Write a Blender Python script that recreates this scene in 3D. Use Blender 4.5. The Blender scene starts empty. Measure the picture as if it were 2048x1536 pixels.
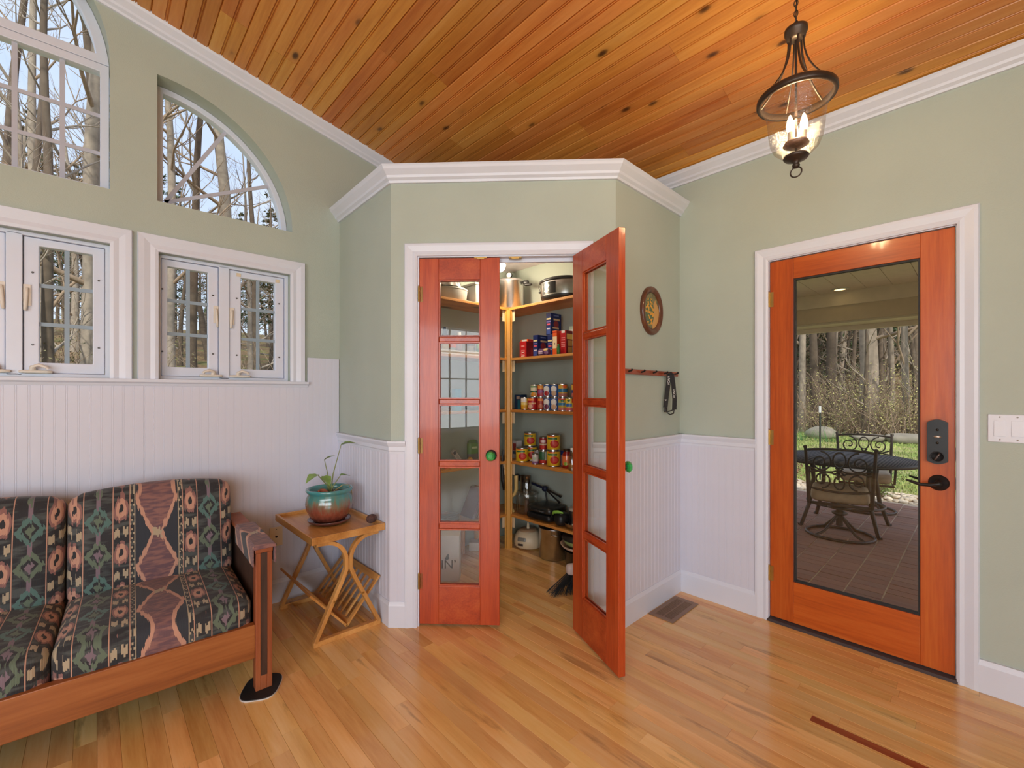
import bpy, bmesh, math, random
from math import pi, sin, cos, tan, atan2, hypot, radians as RAD
from mathutils import Vector, Matrix, geometry

random.seed(7)
SC = bpy.context.scene
COL = SC.collection

# ------------------------------------------------------------------ camera
F_PX, CX, HOR, EYE, YAW = 885.0, 1024.0, 787.0, 1.29, RAD(46.7)
cam_d = bpy.data.cameras.new('camera'); cam = bpy.data.objects.new('camera', cam_d); COL.objects.link(cam)
cam.location = (0, 0, EYE); cam.rotation_euler = (pi/2, 0, YAW - pi/2)
cam_d.sensor_width = 36; cam_d.lens = F_PX/2048*36; cam_d.shift_y = (HOR-768)/2048
cam_d.clip_start = .02; cam_d.clip_end = 300
SC.camera = cam

# ------------------------------------------------------------------ view, world, sun, daylight
SC.view_settings.view_transform = 'Standard'; SC.view_settings.look = 'None'
SC.view_settings.gamma = 1; SC.view_settings.use_curve_mapping = False
SC.view_settings.exposure = 0.12
SC.cycles.max_bounces = 8; SC.cycles.diffuse_bounces = 4; SC.cycles.glossy_bounces = 4
SC.cycles.transparent_max_bounces = 16; SC.cycles.transmission_bounces = 6
SC.cycles.caustics_reflective = False; SC.cycles.caustics_refractive = False
SC.cycles.sample_clamp_indirect = 6

w = bpy.data.worlds.new('sky'); SC.world = w; w.use_nodes = True
nt = w.node_tree; nt.nodes.clear()
wo = nt.nodes.new('ShaderNodeOutputWorld'); bg = nt.nodes.new('ShaderNodeBackground')
tc = nt.nodes.new('ShaderNodeTexCoord'); sx = nt.nodes.new('ShaderNodeSeparateXYZ')
rp = nt.nodes.new('ShaderNodeValToRGB'); no = nt.nodes.new('ShaderNodeTexNoise'); mx = nt.nodes.new('ShaderNodeMixRGB')
rp.color_ramp.elements[0].position = 0.0; rp.color_ramp.elements[0].color = (.78, .86, 1, 1)
rp.color_ramp.elements[1].position = .85; rp.color_ramp.elements[1].color = (.30, .48, .90, 1)
no.inputs['Scale'].default_value = 2.2; no.inputs['Detail'].default_value = 5
mx.inputs[2].default_value = (.95, .97, 1, 1)
cr = nt.nodes.new('ShaderNodeValToRGB'); cr.color_ramp.elements[0].position = .45; cr.color_ramp.elements[1].position = .75
nt.links.new(tc.outputs['Generated'], sx.inputs[0]); nt.links.new(sx.outputs['Z'], rp.inputs[0])
nt.links.new(tc.outputs['Generated'], no.inputs['Vector']); nt.links.new(no.outputs[0], cr.inputs[0])
nt.links.new(cr.outputs[0], mx.inputs[0]); nt.links.new(rp.outputs[0], mx.inputs[1])
nt.links.new(mx.outputs[0], bg.inputs['Color']); bg.inputs['Strength'].default_value = 1.15
nt.links.new(bg.outputs[0], wo.inputs[0])

def light(name, kind, loc, rot, power, col=(1, 1, 1), size=None, sizey=None):
    d = bpy.data.lights.new(name, kind); d.energy = power; d.color = col
    if kind == 'AREA':
        d.shape = 'RECTANGLE'; d.size = size; d.size_y = sizey
    elif kind == 'POINT': d.shadow_soft_size = size
    elif kind == 'SUN': d.angle = size
    o = bpy.data.objects.new(name, d); COL.objects.link(o); o.location = loc; o.rotation_euler = rot
    return o
# soft spring sun from behind the house; daylight entering by the big windows behind the camera
light('sun', 'SUN', (0, 0, 20), (RAD(44), 0, RAD(-35)), 4.2, (1, .95, .86), RAD(4))
light('window_daylight_rear', 'AREA', (-3.67, -1.35, 1.575), (0, RAD(-90), 0), 128, (.91, .955, 1), 1.9, 3.0)
light('window_daylight_side', 'AREA', (-2.075, -3.27, 1.45), (RAD(90), 0, 0), 125, (.91, .955, 1), 2.6, 2.1)

# ------------------------------------------------------------------ pixel rays (2048x1536)
FW = Vector((cos(YAW), sin(YAW), 0)); RT = Vector((sin(YAW), -cos(YAW), 0)); UP = Vector((0, 0, 1)); EYEP = Vector((0, 0, EYE))
def ray(u, v): return FW + RT*((u-CX)/F_PX) + UP*((HOR-v)/F_PX)
def atx(u, v, x): d = ray(u, v); return EYEP + d*(x/d.x)
def aty(u, v, y): d = ray(u, v); return EYEP + d*(y/d.y)
def atz(u, v, z): d = ray(u, v); return EYEP + d*((z-EYE)/d.z)

# ------------------------------------------------------------------ node helpers
def new_mat(name):
    m = bpy.data.materials.new(name); m.use_nodes = True
    t = m.node_tree; b = t.nodes['Principled BSDF']
    return m, t, b
def lk(t, a, b): t.links.new(a, b)
def N(t, kind, **kw):
    n = t.nodes.new('ShaderNode'+kind)
    for k, v in kw.items():
        if k == 'op': n.operation = v
        elif k.startswith('i_'):
            n.inputs[int(k[2:]) if k[2:].isdigit() else k[2:].replace('_', ' ')].default_value = v
        else: setattr(n, k, v)
    return n
def MA(t, op, a, b=None, c=None):
    n = t.nodes.new('ShaderNodeMath'); n.operation = op
    for i, x in enumerate((a, b, c)):
        if x is None: continue
        if isinstance(x, (int, float)): n.inputs[i].default_value = x
        else: lk(t, x, n.inputs[i])
    return n.outputs[0]
def MIX(t, fac, a, b, mode='MIX'):
    n = t.nodes.new('ShaderNodeMixRGB'); n.blend_type = mode
    for i, x in enumerate((fac, a, b)):
        if isinstance(x, (int, float)): n.inputs[i].default_value = x
        elif isinstance(x, tuple): n.inputs[i].default_value = (*x[:3], 1)
        else: lk(t, x, n.inputs[i])
    return n.outputs[0]
def RAMP(t, fac, stops):
    n = t.nodes.new('ShaderNodeValToRGB'); e = n.color_ramp.elements
    while len(e) < len(stops): e.new(.5)
    for el, (p, c) in zip(e, stops):
        el.position = p; el.color = (*c, 1) if isinstance(c, tuple) else (c, c, c, 1)
    lk(t, fac, n.inputs[0]); return n.outputs[0]
def BUMP(t, b, h, strength=.3, dist=.01):
    n = t.nodes.new('ShaderNodeBump'); n.inputs['Strength'].default_value = strength; n.inputs['Distance'].default_value = dist
    lk(t, h, n.inputs['Height']); lk(t, n.outputs[0], b.inputs['Normal'])
def setp(b, rough=.5, metal=0, spec=.5, coat=0, coat_r=.1):
    b.inputs['Roughness'].default_value = rough; b.inputs['Metallic'].default_value = metal
    b.inputs['Specular IOR Level'].default_value = spec
    b.inputs['Coat Weight'].default_value = coat; b.inputs['Coat Roughness'].default_value = coat_r
def S(r, g, b):   # sRGB 0-255 to linear
    f = lambda c: (c/255/12.92) if c/255 <= .04045 else ((c/255+.055)/1.055)**2.4
    return (f(r), f(g), f(b))
_mc = {}
def plain(name, col, rough=.5, metal=0, spec=.5, coat=0, var=.06, scale=14, bump=0, bscale=120):
    """plain material with a little procedural unevenness"""
    if name in _mc: return _mc[name]
    m, t, b = new_mat(name); setp(b, rough, metal, spec, coat)
    tc = N(t, 'TexCoord'); n = N(t, 'TexNoise', i_Scale=scale, i_Detail=3.0); lk(t, tc.outputs['Object'], n.inputs['Vector'])
    lo = tuple(max(0, c*(1-var)) for c in col); hi = tuple(min(1, c*(1+var)) for c in col)
    lk(t, RAMP(t, n.outputs[0], [(.3, lo), (.7, hi)]), b.inputs['Base Color'])
    if bump:
        n2 = N(t, 'TexNoise', i_Scale=float(bscale), i_Detail=2.0); lk(t, tc.outputs['Object'], n2.inputs['Vector'])
        BUMP(t, b, n2.outputs[0], bump, .004)
    _mc[name] = m; return m
def wood(name, dark, mid, light_, axis='y', grain=9., stretch=14., rough=.4, coat=0., knots=0., var=.12, fine=.25, bump=.05, obj=False, hue=0.0, streak=0.):
    if name in _mc: return _mc[name]
    m, t, b = new_mat(name); setp(b, rough, 0, .5, coat, .08)
    if obj: co = N(t, 'TexCoord').outputs['Object']
    else: co = N(t, 'NewGeometry').outputs['Position']
    oi = N(t, 'ObjectInfo')
    off = N(t, 'CombineXYZ'); r50 = MA(t, 'MULTIPLY', oi.outputs['Random'], 53.0)
    for i in range(3): lk(t, r50, off.inputs[i])
    ad = N(t, 'VectorMath', operation='ADD'); lk(t, co, ad.inputs[0]); lk(t, off.outputs[0], ad.inputs[1])
    mp = N(t, 'Mapping'); sc = [1., 1., 1.]; ai = 'xyz'.index(axis); sc[ai] = 1/stretch; mp.inputs['Scale'].default_value = sc
    lk(t, ad.outputs[0], mp.inputs['Vector'])
    n1 = N(t, 'TexNoise', i_Scale=grain, i_Detail=4.0, i_Roughness=.55, i_Distortion=.35); lk(t, mp.outputs[0], n1.inputs['Vector'])
    n2 = N(t, 'TexNoise', i_Scale=grain*9, i_Detail=3.0, i_Roughness=.6); lk(t, mp.outputs[0], n2.inputs['Vector'])
    f = MA(t, 'ADD', MA(t, 'MULTIPLY', n1.outputs[0], 1-fine), MA(t, 'MULTIPLY', n2.outputs[0], fine))
    col = RAMP(t, f, [(.3, dark), (.5, mid), (.68, light_)])
    if knots:
        sc2 = [1., 1., 1.]; sc2[ai] = .45
        mp2 = N(t, 'Mapping'); mp2.inputs['Scale'].default_value = sc2; lk(t, ad.outputs[0], mp2.inputs['Vector'])
        vo = N(t, 'TexVoronoi', i_Scale=knots, i_Randomness=1.0); lk(t, mp2.outputs[0], vo.inputs['Vector'])
        nz = N(t, 'TexNoise', i_Scale=knots*3); lk(t, mp2.outputs[0], nz.inputs['Vector'])
        kd = MA(t, 'ADD', vo.outputs['Distance'], MA(t, 'MULTIPLY', MA(t, 'SUBTRACT', nz.outputs[0], .5), .1))
        col = MIX(t, RAMP(t, kd, [(.045, 1.), (.085, .7), (.12, .15), (.2, 0.)]), col, tuple(c*.18 for c in dark))
    if streak:
        mp3 = N(t, 'Mapping'); sc3 = [1., 1., 1.]; sc3[ai] = 1/7.; mp3.inputs['Scale'].default_value = sc3; lk(t, ad.outputs[0], mp3.inputs['Vector'])
        n3 = N(t, 'TexNoise', i_Scale=13., i_Detail=5.0, i_Roughness=.6); lk(t, mp3.outputs[0], n3.inputs['Vector'])
        col = MIX(t, MA(t, 'MULTIPLY', RAMP(t, n3.outputs[0], [(.62, 0.), (.70, 1.)]), streak), col, tuple(c*.4 for c in dark))
    hs = N(t, 'HueSaturation'); lk(t, col, hs.inputs['Color'])
    lk(t, MA(t, 'ADD', MA(t, 'MULTIPLY', oi.outputs['Random'], 2*var), 1-var), hs.inputs['Value'])
    if hue: lk(t, MA(t, 'ADD', MA(t, 'MULTIPLY', MA(t, 'FRACT', MA(t, 'MULTIPLY', oi.outputs['Random'], 7.3)), hue), .5-hue/2), hs.inputs['Hue'])
    lk(t, hs.outputs[0], b.inputs['Base Color'])
    if bump: BUMP(t, b, f, bump, .01)
    _mc[name] = m; return m
def print_mat(name, base, shapes, rough=.4, metal=0, coat=0):
    """flat print in the object's x-z plane: ('e'|'r', cx, cz, rx, rz, colour)"""
    m, t, b = new_mat(name); setp(b, rough, metal, .5, coat)
    tc = N(t, 'TexCoord'); s = N(t, 'SeparateXYZ'); lk(t, tc.outputs['Object'], s.inputs[0])
    x, z = s.outputs['X'], s.outputs['Z']
    col = MIX(t, 0., base, base)
    for k, cx, cz, rx, rz, c in shapes:
        dx = MA(t, 'DIVIDE', MA(t, 'SUBTRACT', x, cx), rx); dz = MA(t, 'DIVIDE', MA(t, 'SUBTRACT', z, cz), rz)
        if k == 'e': d = MA(t, 'ADD', MA(t, 'MULTIPLY', dx, dx), MA(t, 'MULTIPLY', dz, dz))
        else: d = MA(t, 'MAXIMUM', MA(t, 'ABSOLUTE', dx), MA(t, 'ABSOLUTE', dz))
        col = MIX(t, MA(t, 'LESS_THAN', d, 1.0), col, c)
    lk(t, col, b.inputs['Base Color']); return m
def emit(name, col, strength):
    m = bpy.data.materials.new(name); m.use_nodes = True; t = m.node_tree; t.nodes.clear()
    e = N(t, 'Emission'); o = N(t, 'OutputMaterial'); e.inputs[0].default_value = (*col, 1); e.inputs[1].default_value = strength
    lk(t, e.outputs[0], o.inputs[0]); return m
def thin_glass(name, tint=(1, 1, 1), refl=.06, edge=.35, rough=.0, bump=0, bscale=60):
    m = bpy.data.materials.new(name); m.use_nodes = True; t = m.node_tree; t.nodes.clear()
    tr = N(t, 'BsdfTransparent'); gl = N(t, 'BsdfGlossy'); o = N(t, 'OutputMaterial'); mxs = N(t, 'MixShader')
    tr.inputs[0].default_value = (*tint, 1); gl.inputs['Roughness'].default_value = rough
    lw = N(t, 'LayerWeight', i_Blend=.25)
    f = MA(t, 'ADD', MA(t, 'MULTIPLY', lw.outputs['Facing'], edge), refl)
    tc = N(t, 'TexCoord'); n = N(t, 'TexNoise', i_Scale=float(bscale), i_Detail=2.0); lk(t, tc.outputs['Object'], n.inputs['Vector'])
    if bump:
        bm_ = N(t, 'Bump', i_Strength=bump, i_Distance=.01); lk(t, n.outputs[0], bm_.inputs['Height']); lk(t, bm_.outputs[0], gl.inputs['Normal'])
        f = MA(t, 'ADD', f, MA(t, 'MULTIPLY', MA(t, 'GREATER_THAN', n.outputs[0], .64), .14))
    lk(t, f, mxs.inputs[0]); lk(t, tr.outputs[0], mxs.inputs[1]); lk(t, gl.outputs[0], mxs.inputs[2]); lk(t, mxs.outputs[0], o.inputs[0])
    return m

# ------------------------------------------------------------------ mesh builder
class MB:
    def __init__(s): s.v = []; s.f = []; s.mi = []; s.sm = []; s.M = Matrix()
    def add(s, vs, fs, mi=0, sm=False):
        o = len(s.v); s.v += [tuple(s.M @ Vector(p)) for p in vs]
        for f in fs: s.f.append(tuple(o+i for i in f)); s.mi.append(mi); s.sm.append(sm)
    def box(s, x0, x1, y0, y1, z0, z1, mi=0):
        s.add([(x0,y0,z0),(x1,y0,z0),(x1,y1,z0),(x0,y1,z0),(x0,y0,z1),(x1,y0,z1),(x1,y1,z1),(x0,y1,z1)],
              [(0,3,2,1),(4,5,6,7),(0,1,5,4),(1,2,6,5),(2,3,7,6),(3,0,4,7)], mi)
    def prism(s, poly, a0, a1, axis='y', mi=0, sm=False):
        """poly: 2D points; axis the extrusion axis. y: (x,z)  z: (x,y)  x: (y,z)"""
        P = {'y': lambda p, a: (p[0], a, p[1]), 'z': lambda p, a: (p[0], p[1], a), 'x': lambda p, a: (a, p[0], p[1])}[axis]
        n = len(poly); vs = [P(p, a0) for p in poly]+[P(p, a1) for p in poly]
        s.add(vs, [tuple(range(n))[::-1], tuple(range(n, 2*n))], mi)
        s.add(vs, [(i, (i+1) % n, n+(i+1) % n, n+i) for i in range(n)], mi, sm)
    def panel(s, loops, y0, y1, mi=0):
        """polygon with holes in the x-z plane, extruded in y"""
        tris = geometry.tessellate_polygon([[Vector((p[0], p[1], 0)) for p in l] for l in loops])
        pts = [p for l in loops for p in l]; n = len(pts)
        vs = [(p[0], y0, p[1]) for p in pts]+[(p[0], y1, p[1]) for p in pts]
        fs = [tuple(t) for t in tris]+[tuple(n+i for i in t[::-1]) for t in tris]
        k = 0
        for l in loops:
            m = len(l)
            fs += [(k+i, k+(i+1) % m, n+k+(i+1) % m, n+k+i) for i in range(m)]; k += m
        s.add(vs, fs, mi)
    def tube(s, pts, r, n=8, closed=False, mi=0, caps=True):
        pts = [Vector(p) for p in pts]; L = len(pts)
        rs = r if isinstance(r, (list, tuple)) else [r]*L
        vs = []; prev = None
        for i, p in enumerate(pts):
            a = pts[i-1] if (i or closed) else p; b = pts[(i+1) % L] if (i < L-1 or closed) else p
            d = (b-a); d = d.normalized() if d.length > 1e-9 else Vector((0, 0, 1))
            if prev is None:
                ref = Vector((0, 0, 1)) if abs(d.z) < .9 else Vector((1, 0, 0)); e1 = d.cross(ref).normalized()
            else: e1 = (prev-d*prev.dot(d)); e1 = e1.normalized() if e1.length > 1e-6 else d.orthogonal().normalized()
            prev = e1; e2 = d.cross(e1)
            vs += [p+(e1*cos(2*pi*k/n)+e2*sin(2*pi*k/n))*rs[i] for k in range(n)]
        fs = []
        for i in range(L if closed else L-1):
            j = (i+1) % L
            fs += [(i*n+k, i*n+(k+1) % n, j*n+(k+1) % n, j*n+k) for k in range(n)]
        s.add(vs, fs, mi, True)
        if caps and not closed: s.add(vs[:n], [tuple(range(n))[::-1]], mi); s.add(vs[-n:], [tuple(range(n))], mi)
    def cyl(s, p0, p1, r0, r1=None, n=16, mi=0): s.tube([p0, p1], [r0, r0 if r1 is None else r1], n, mi=mi)
    def lathe(s, prof, n=24, c=(0, 0, 0), mi=0, sx=1., sy=1., flute=None):
        vs = []
        for r, z in prof:
            for k in range(n):
                a = 2*pi*k/n; rr = r*(flute(a, z) if flute else 1)
                vs.append((c[0]+rr*cos(a)*sx, c[1]+rr*sin(a)*sy, c[2]+z))
        fs = [(i*n+k, i*n+(k+1) % n, (i+1)*n+(k+1) % n, (i+1)*n+k) for i in range(len(prof)-1) for k in range(n)]
        s.add(vs, fs, mi, True)
    def soft(s, w, d, h, r, n=10, puff=0., mi=0, c=(0, 0, 0)):
        """rounded, slightly puffed block centred on c"""
        bm = bmesh.new(); bmesh.ops.create_cube(bm, size=2)
        bmesh.ops.subdivide_edges(bm, edges=bm.edges[:], cuts=n, use_grid_fill=True)
        H = Vector((w/2, d/2, h/2)); vs = []
        for v in bm.verts:
            p = Vector((v.co.x*H.x, v.co.y*H.y, v.co.z*H.z))
            q = Vector([max(-(H[i]-r), min(H[i]-r, p[i])) for i in range(3)]); dv = p-q
            if dv.length > 1e-9: p = q+dv.normalized()*r
            e = (1-(p.x/H.x)**2)*(1-(p.y/H.y)**2); e2 = (1-(p.x/H.x)**2)*(1-(p.z/H.z)**2)
            p.z += puff*max(0, e)*(p.z/H.z); p.y += puff*.6*max(0, e2)*(p.y/H.y)
            vs.append((p.x+c[0], p.y+c[1], p.z+c[2]))
        for i, v in enumerate(bm.verts): v.index = i
        s.add(vs, [tuple(v.index for v in f.verts) for f in bm.faces], mi, True); bm.free()
    def frame(s, path, prof, closed=False, mi=0):
        """sweep a profile [(offset outwards, protrusion towards -y)] along an x-z path with mitres; outwards = left of travel"""
        n = len(path); P = [Vector(p) for p in path]; rows = []
        for i in range(n):
            d0 = (P[i]-P[i-1]).normalized() if (i or closed) else None
            d1 = (P[(i+1) % n]-P[i]).normalized() if (i < n-1 or closed) else None
            if d0 is None: d0 = d1
            if d1 is None: d1 = d0
            n0 = Vector((-d0.y, d0.x)); n1 = Vector((-d1.y, d1.x)); m = (n0+n1); m = m/max(.2, m.dot(n0)) if m.length > 1e-6 else n0
            rows.append([(P[i].x+m.x*o, -pr, P[i].y+m.y*o) for o, pr in prof])
        k = len(prof); vs = [p for r in rows for p in r]; fs = []
        for i in range(n if closed else n-1):
            j = (i+1) % n
            fs += [(i*k+a, i*k+(a+1) % k, j*k+(a+1) % k, j*k+a) for a in range(k)]
        if not closed: fs += [tuple(range(k)), tuple((n-1)*k+a for a in range(k))[::-1]]
        s.add(vs, fs, mi)
    def run(s, path, prof, mi=0):
        """sweep [(offset to the right of travel, z)] along an x-y(-z) path with mitres"""
        P = [Vector((*p, 0) if len(p) == 2 else p) for p in path]; n = len(P); rows = []
        for i in range(n):
            d0 = (P[i]-P[i-1]) if i else None; d1 = (P[i+1]-P[i]) if i < n-1 else None
            if d0 is None: d0 = d1
            if d1 is None: d1 = d0
            a = Vector((d0.y, -d0.x, 0)).normalized(); b = Vector((d1.y, -d1.x, 0)).normalized()
            m = a+b; m = m/m.dot(a)
            rows.append([P[i]+m*o+UP*z for o, z in prof])
        k = len(prof); vs = [p for r in rows for p in r]
        fs = [(i*k+a, i*k+(a+1) % k, (i+1)*k+(a+1) % k, (i+1)*k+a) for i in range(n-1) for a in range(k)]
        fs += [tuple(range(k)), tuple((n-1)*k+a for a in range(k))[::-1]]
        s.add(vs, fs, mi)
    def data(s, name, mats):
        me = bpy.data.meshes.new(name); me.from_pydata(s.v, [], s.f)
        for m in (mats if isinstance(mats, (list, tuple)) else [mats]): me.materials.append(m)
        me.polygons.foreach_set('material_index', s.mi); me.polygons.foreach_set('use_smooth', s.sm)
        bm = bmesh.new(); bm.from_mesh(me); bmesh.ops.recalc_face_normals(bm, faces=bm.faces[:]); bm.to_mesh(me); bm.free()
        me.update(); return me
    def build(s, name, mats, parent=None, bevel=0, loc=None, rot=None):
        return link(name, s.data(name, mats), parent, bevel, loc, rot)
def link(name, me, parent=None, bevel=0, loc=None, rot=None):
    o = bpy.data.objects.new(name, me); COL.objects.link(o)
    if parent: o.parent = parent
    if loc is not None: o.location = loc
    if rot is not None: o.rotation_euler = rot
    if bevel:
        b = o.modifiers.new('bevel', 'BEVEL'); b.width = bevel; b.segments = 2; b.limit_method = 'ANGLE'; b.angle_limit = RAD(50)
    return o
def tag(o, label, cat, group=None):
    o['label'] = label; o['category'] = cat
    if group: o['group'] = group
    return o
def thing(name, label, cat, loc=(0, 0, 0), rz=0, group=None):
    o = bpy.data.objects.new(name, None); COL.objects.link(o); o.empty_display_size = .1
    o.location = loc; o.rotation_euler = (0, 0, rz); return tag(o, label, cat, group)
def struct(o, label=None):
    o['kind'] = 'structure'
    if label: o['label'] = label
    return o
def sroot(name, loc=(0, 0, 0), rz=0, label=None):
    o = bpy.data.objects.new(name, None); COL.objects.link(o); o.location = loc; o.rotation_euler = (0, 0, rz); return struct(o, label)
def copy_tree(o, parent=None):
    c = o.copy(); COL.objects.link(c); c.parent = parent
    for ch in o.children: copy_tree(ch, c)
    return c
def B(*boxes):
    m = MB()
    for b in boxes: m.box(*b)
    return m
def text_data(body, size, mat, ext=.0006, align='CENTER'):
    cu = bpy.data.curves.new('lettering', 'FONT'); cu.body = body; cu.size = size; cu.extrude = ext; cu.align_x = align; cu.align_y = 'CENTER'
    o = bpy.data.objects.new('lettering_tmp', cu); COL.objects.link(o)
    dg = bpy.context.evaluated_depsgraph_get(); me = bpy.data.meshes.new_from_object(o.evaluated_get(dg))
    bpy.data.objects.remove(o); me.materials.clear(); me.materials.append(mat); return me
def arc(cx, cz, r, a0, a1, n): return [(cx+r*cos(a0+(a1-a0)*i/n), cz+r*sin(a0+(a1-a0)*i/n)) for i in range(n+1)]

# ------------------------------------------------------------------ materials
GREEN = plain('green_wall_paint', S(177, 187, 176), .75, var=.03, scale=3, bump=.25, bscale=160)
WHITE = plain('white_trim_paint', S(217, 222, 235), .38, var=.015, scale=6)
WAINS = plain('white_wainscot_paint', S(212, 214, 228), .42, var=.02, scale=5)
VINYL = plain('white_window_vinyl', S(217, 223, 238), .35, var=.01)
GRILLE = plain('grey_blue_grille', S(146, 164, 178), .5, var=.03)
GRILLEU = plain('pale_grille', S(188, 190, 202), .5, var=.03)
PINE = wood('stained_pine_ceiling', S(180, 106, 42), S(206, 138, 64), S(218, 158, 88), 'y', 8, 16, .42, .15, knots=7.5, var=.12, fine=.3, hue=.02)
FLOORW = wood('maple_floor_strip', S(206, 148, 82), S(232, 184, 116), S(240, 202, 142), 'y', 9, 12, .22, .35, var=.13, fine=.25, bump=.02, hue=.016, streak=.5)
INLAY = wood('red_inlay_strip', S(120, 48, 22), S(150, 66, 34), S(170, 84, 46), 'y', 12, 12, .22, .35, var=.05)
REDW = wood('red_stained_door_wood', S(136, 44, 16), S(174, 66, 26), S(192, 88, 40), 'z', 14, 16, .36, .25, var=.08, fine=.35)
REDH = wood('red_stained_rail_wood', S(136, 44, 16), S(176, 68, 28), S(194, 90, 42), 'x', 14, 16, .36, .25, var=.08, fine=.35)
ORANGEW = wood('orange_stained_door_wood', S(150, 58, 14), S(188, 84, 24), S(204, 106, 40), 'z', 12, 16, .34, .3, var=.06, fine=.3)
ORANGEH = wood('orange_stained_rail_wood', S(152, 60, 14), S(192, 88, 26), S(206, 110, 44), 'y', 12, 16, .34, .3, var=.06, fine=.3)
SOFAW = wood('sofa_pine', S(112, 58, 24), S(156, 90, 42), S(178, 112, 60), 'x', 9, 14, .45, .1, knots=3.2, var=.1, obj=True)
SOFAP = wood('sofa_post_pine', S(104, 50, 26), S(142, 74, 42), S(160, 92, 56), 'z', 12, 14, .45, .1, var=.12, obj=True)
SOFADARK = wood('sofa_dark_inlay', S(40, 26, 20), S(66, 44, 34), S(86, 60, 46), 'z', 20, 10, .5, var=.05, obj=True)
BAMBOO = wood('honey_bamboo', S(170, 112, 50), S(204, 148, 82), S(222, 172, 106), 'y', 10, 14, .38, .2, var=.08)
BAMBOOZ = wood('honey_bamboo_strip', S(168, 110, 50), S(200, 144, 78), S(218, 168, 102), 'z', 10, 14, .38, .2, var=.08)
SHELFW = wood('pine_shelf', S(170, 100, 40), S(208, 140, 66), S(222, 164, 92), 'y', 9, 14, .45, .1, knots=3.5, var=.08)
POSTW = wood('pine_post', S(176, 110, 36), S(212, 150, 60), S(224, 172, 86), 'z', 10, 14, .4, .15, knots=4, var=.05)
GLASS = thin_glass('clear_window_glass', (.97, .985, .98), .02, .2)
DOORGLASS = thin_glass('clear_door_glass', (.97, .97, .96), .035, .25)
PANEGLASS = thin_glass('clear_pane_glass', (.95, .96, .94), .025, .25)
STEEL = plain('brushed_steel', (.55, .54, .53), .28, 1, var=.08, scale=30)
ALU = plain('cast_aluminium', (.68, .68, .68), .3, 1, var=.06, scale=20)
BLACKP = plain('black_plastic', (.014, .014, .015), .4, var=.2)
BRONZE = plain('oil_rubbed_bronze', (.028, .026, .027), .42, .6, var=.25)
IRON = plain('dark_bronze_iron', S(66, 58, 54), .45, .5, var=.2)
BRASS = plain('brass_hinge', (.55, .36, .12), .35, 1, var=.1)
CREAM = plain('cream_plastic', S(224, 208, 176), .4, var=.03)
ALMOND = plain('almond_hardware', S(222, 214, 202), .4, var=.03)
DARKSCREW = plain('grey_screw', (.12, .12, .12), .4, .8)

# ------------------------------------------------------------------ the room shell
YL, XR = 3.0, 2.80                       # window wall y, entrance wall x
X0, Y0 = -3.6, -3.2                      # walls behind the camera
SL = .2066; SA = math.atan(SL); CZ = 2.7176
def ceil_z(x): return CZ + SL*(XR-x)
PA, PB, PC, PD = (1.212, 3.0), (1.195, 2.248), (2.058, 1.362), (2.80, 1.362)   # pantry facets
BA = atan2(PC[1]-PB[1], PC[0]-PB[0]); BL = hypot(PC[0]-PB[0], PC[1]-PB[1])
def onB(s, t=0): return (PB[0]+cos(BA)*s-sin(BA)*t, PB[1]+sin(BA)*s+cos(BA)*t)   # t > 0 goes into the pantry

# floor: subfloor slab + strips
fl = struct(B((X0, XR+.02, Y0, YL+.02, -.14, -.0105)).build('floor', plain('subfloor', S(120, 80, 40), .8)), 'honey maple strip floor')
BW = .0635
fm = MB(); c_ = .0011
fm.prism([(-BW/2+.0002, -.01), (-BW/2+.0002, -.0012), (-BW/2+c_, 0), (BW/2-c_, 0), (BW/2-.0002, -.0012), (BW/2-.0002, -.01)], -.5, .5, 'y')
fdat = fm.data('floor_board', FLOORW); rest = MB(); nb = 0
rng = random.Random(3); vis = []
ncol = int((XR-X0)/BW)
for i in range(ncol+1):
    x = XR-BW/2-i*BW; y = Y0-rng.random()*.6
    if x-BW/2 < X0: break
    while y < YL:
        L = rng.choice((.42, .55, .7, .85, 1.05, 1.25)); y1 = min(YL, y+L); a = max(y, Y0); d = (y1+a)/2
        if y1-a > .02: vis.append((x, a, y1))
        y = y1
def seen(b):
    x, a, y1 = b; yc = (a+y1)/2
    d = x*cos(YAW)+yc*sin(YAW); l = x*sin(YAW)-yc*cos(YAW)
    return (d > .9 and abs(l)/d < 1.35), d
vis.sort(key=lambda b: (not seen(b)[0], seen(b)[1] if seen(b)[0] else -abs(seen(b)[1])))
for k, (x, a, y1) in enumerate(vis):
    if k < 298:
        o = link('floor_board', fdat, fl); o.location = (x, (a+y1)/2, 0); o.scale = (1, y1-a-.0006, 1)
    else:
        rest.M = Matrix.Translation((x, (a+y1)/2, 0)) @ Matrix.Diagonal((1, y1-a-.0006, 1, 1))
        rest.prism([(-BW/2+.0002, -.01), (-BW/2+.0002, -.0012), (-BW/2+c_, 0), (BW/2-c_, 0), (BW/2-.0002, -.0012), (BW/2-.0002, -.01)], -.5, .5, 'y')
ro = rest.build('floor_board_rest', wood('maple_floor_strip_rest', S(206, 148, 82), S(232, 184, 116), S(240, 202, 142), 'y', 9, 12, .22, .35, var=0, bump=.02, streak=.5), fl); ro['kind'] = 'stuff'
s0 = atz(1622, 1436, 0); s1 = atz(1850, 1536, 0)
io = B((-.019, .019, -.62, .62, -.004, .0006)).build('floor_inlay_strip', INLAY, fl); io.location = (s0.x, s0.y-.62, 0); io['label'] = 'dark red inlay strip in the floor'

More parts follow.
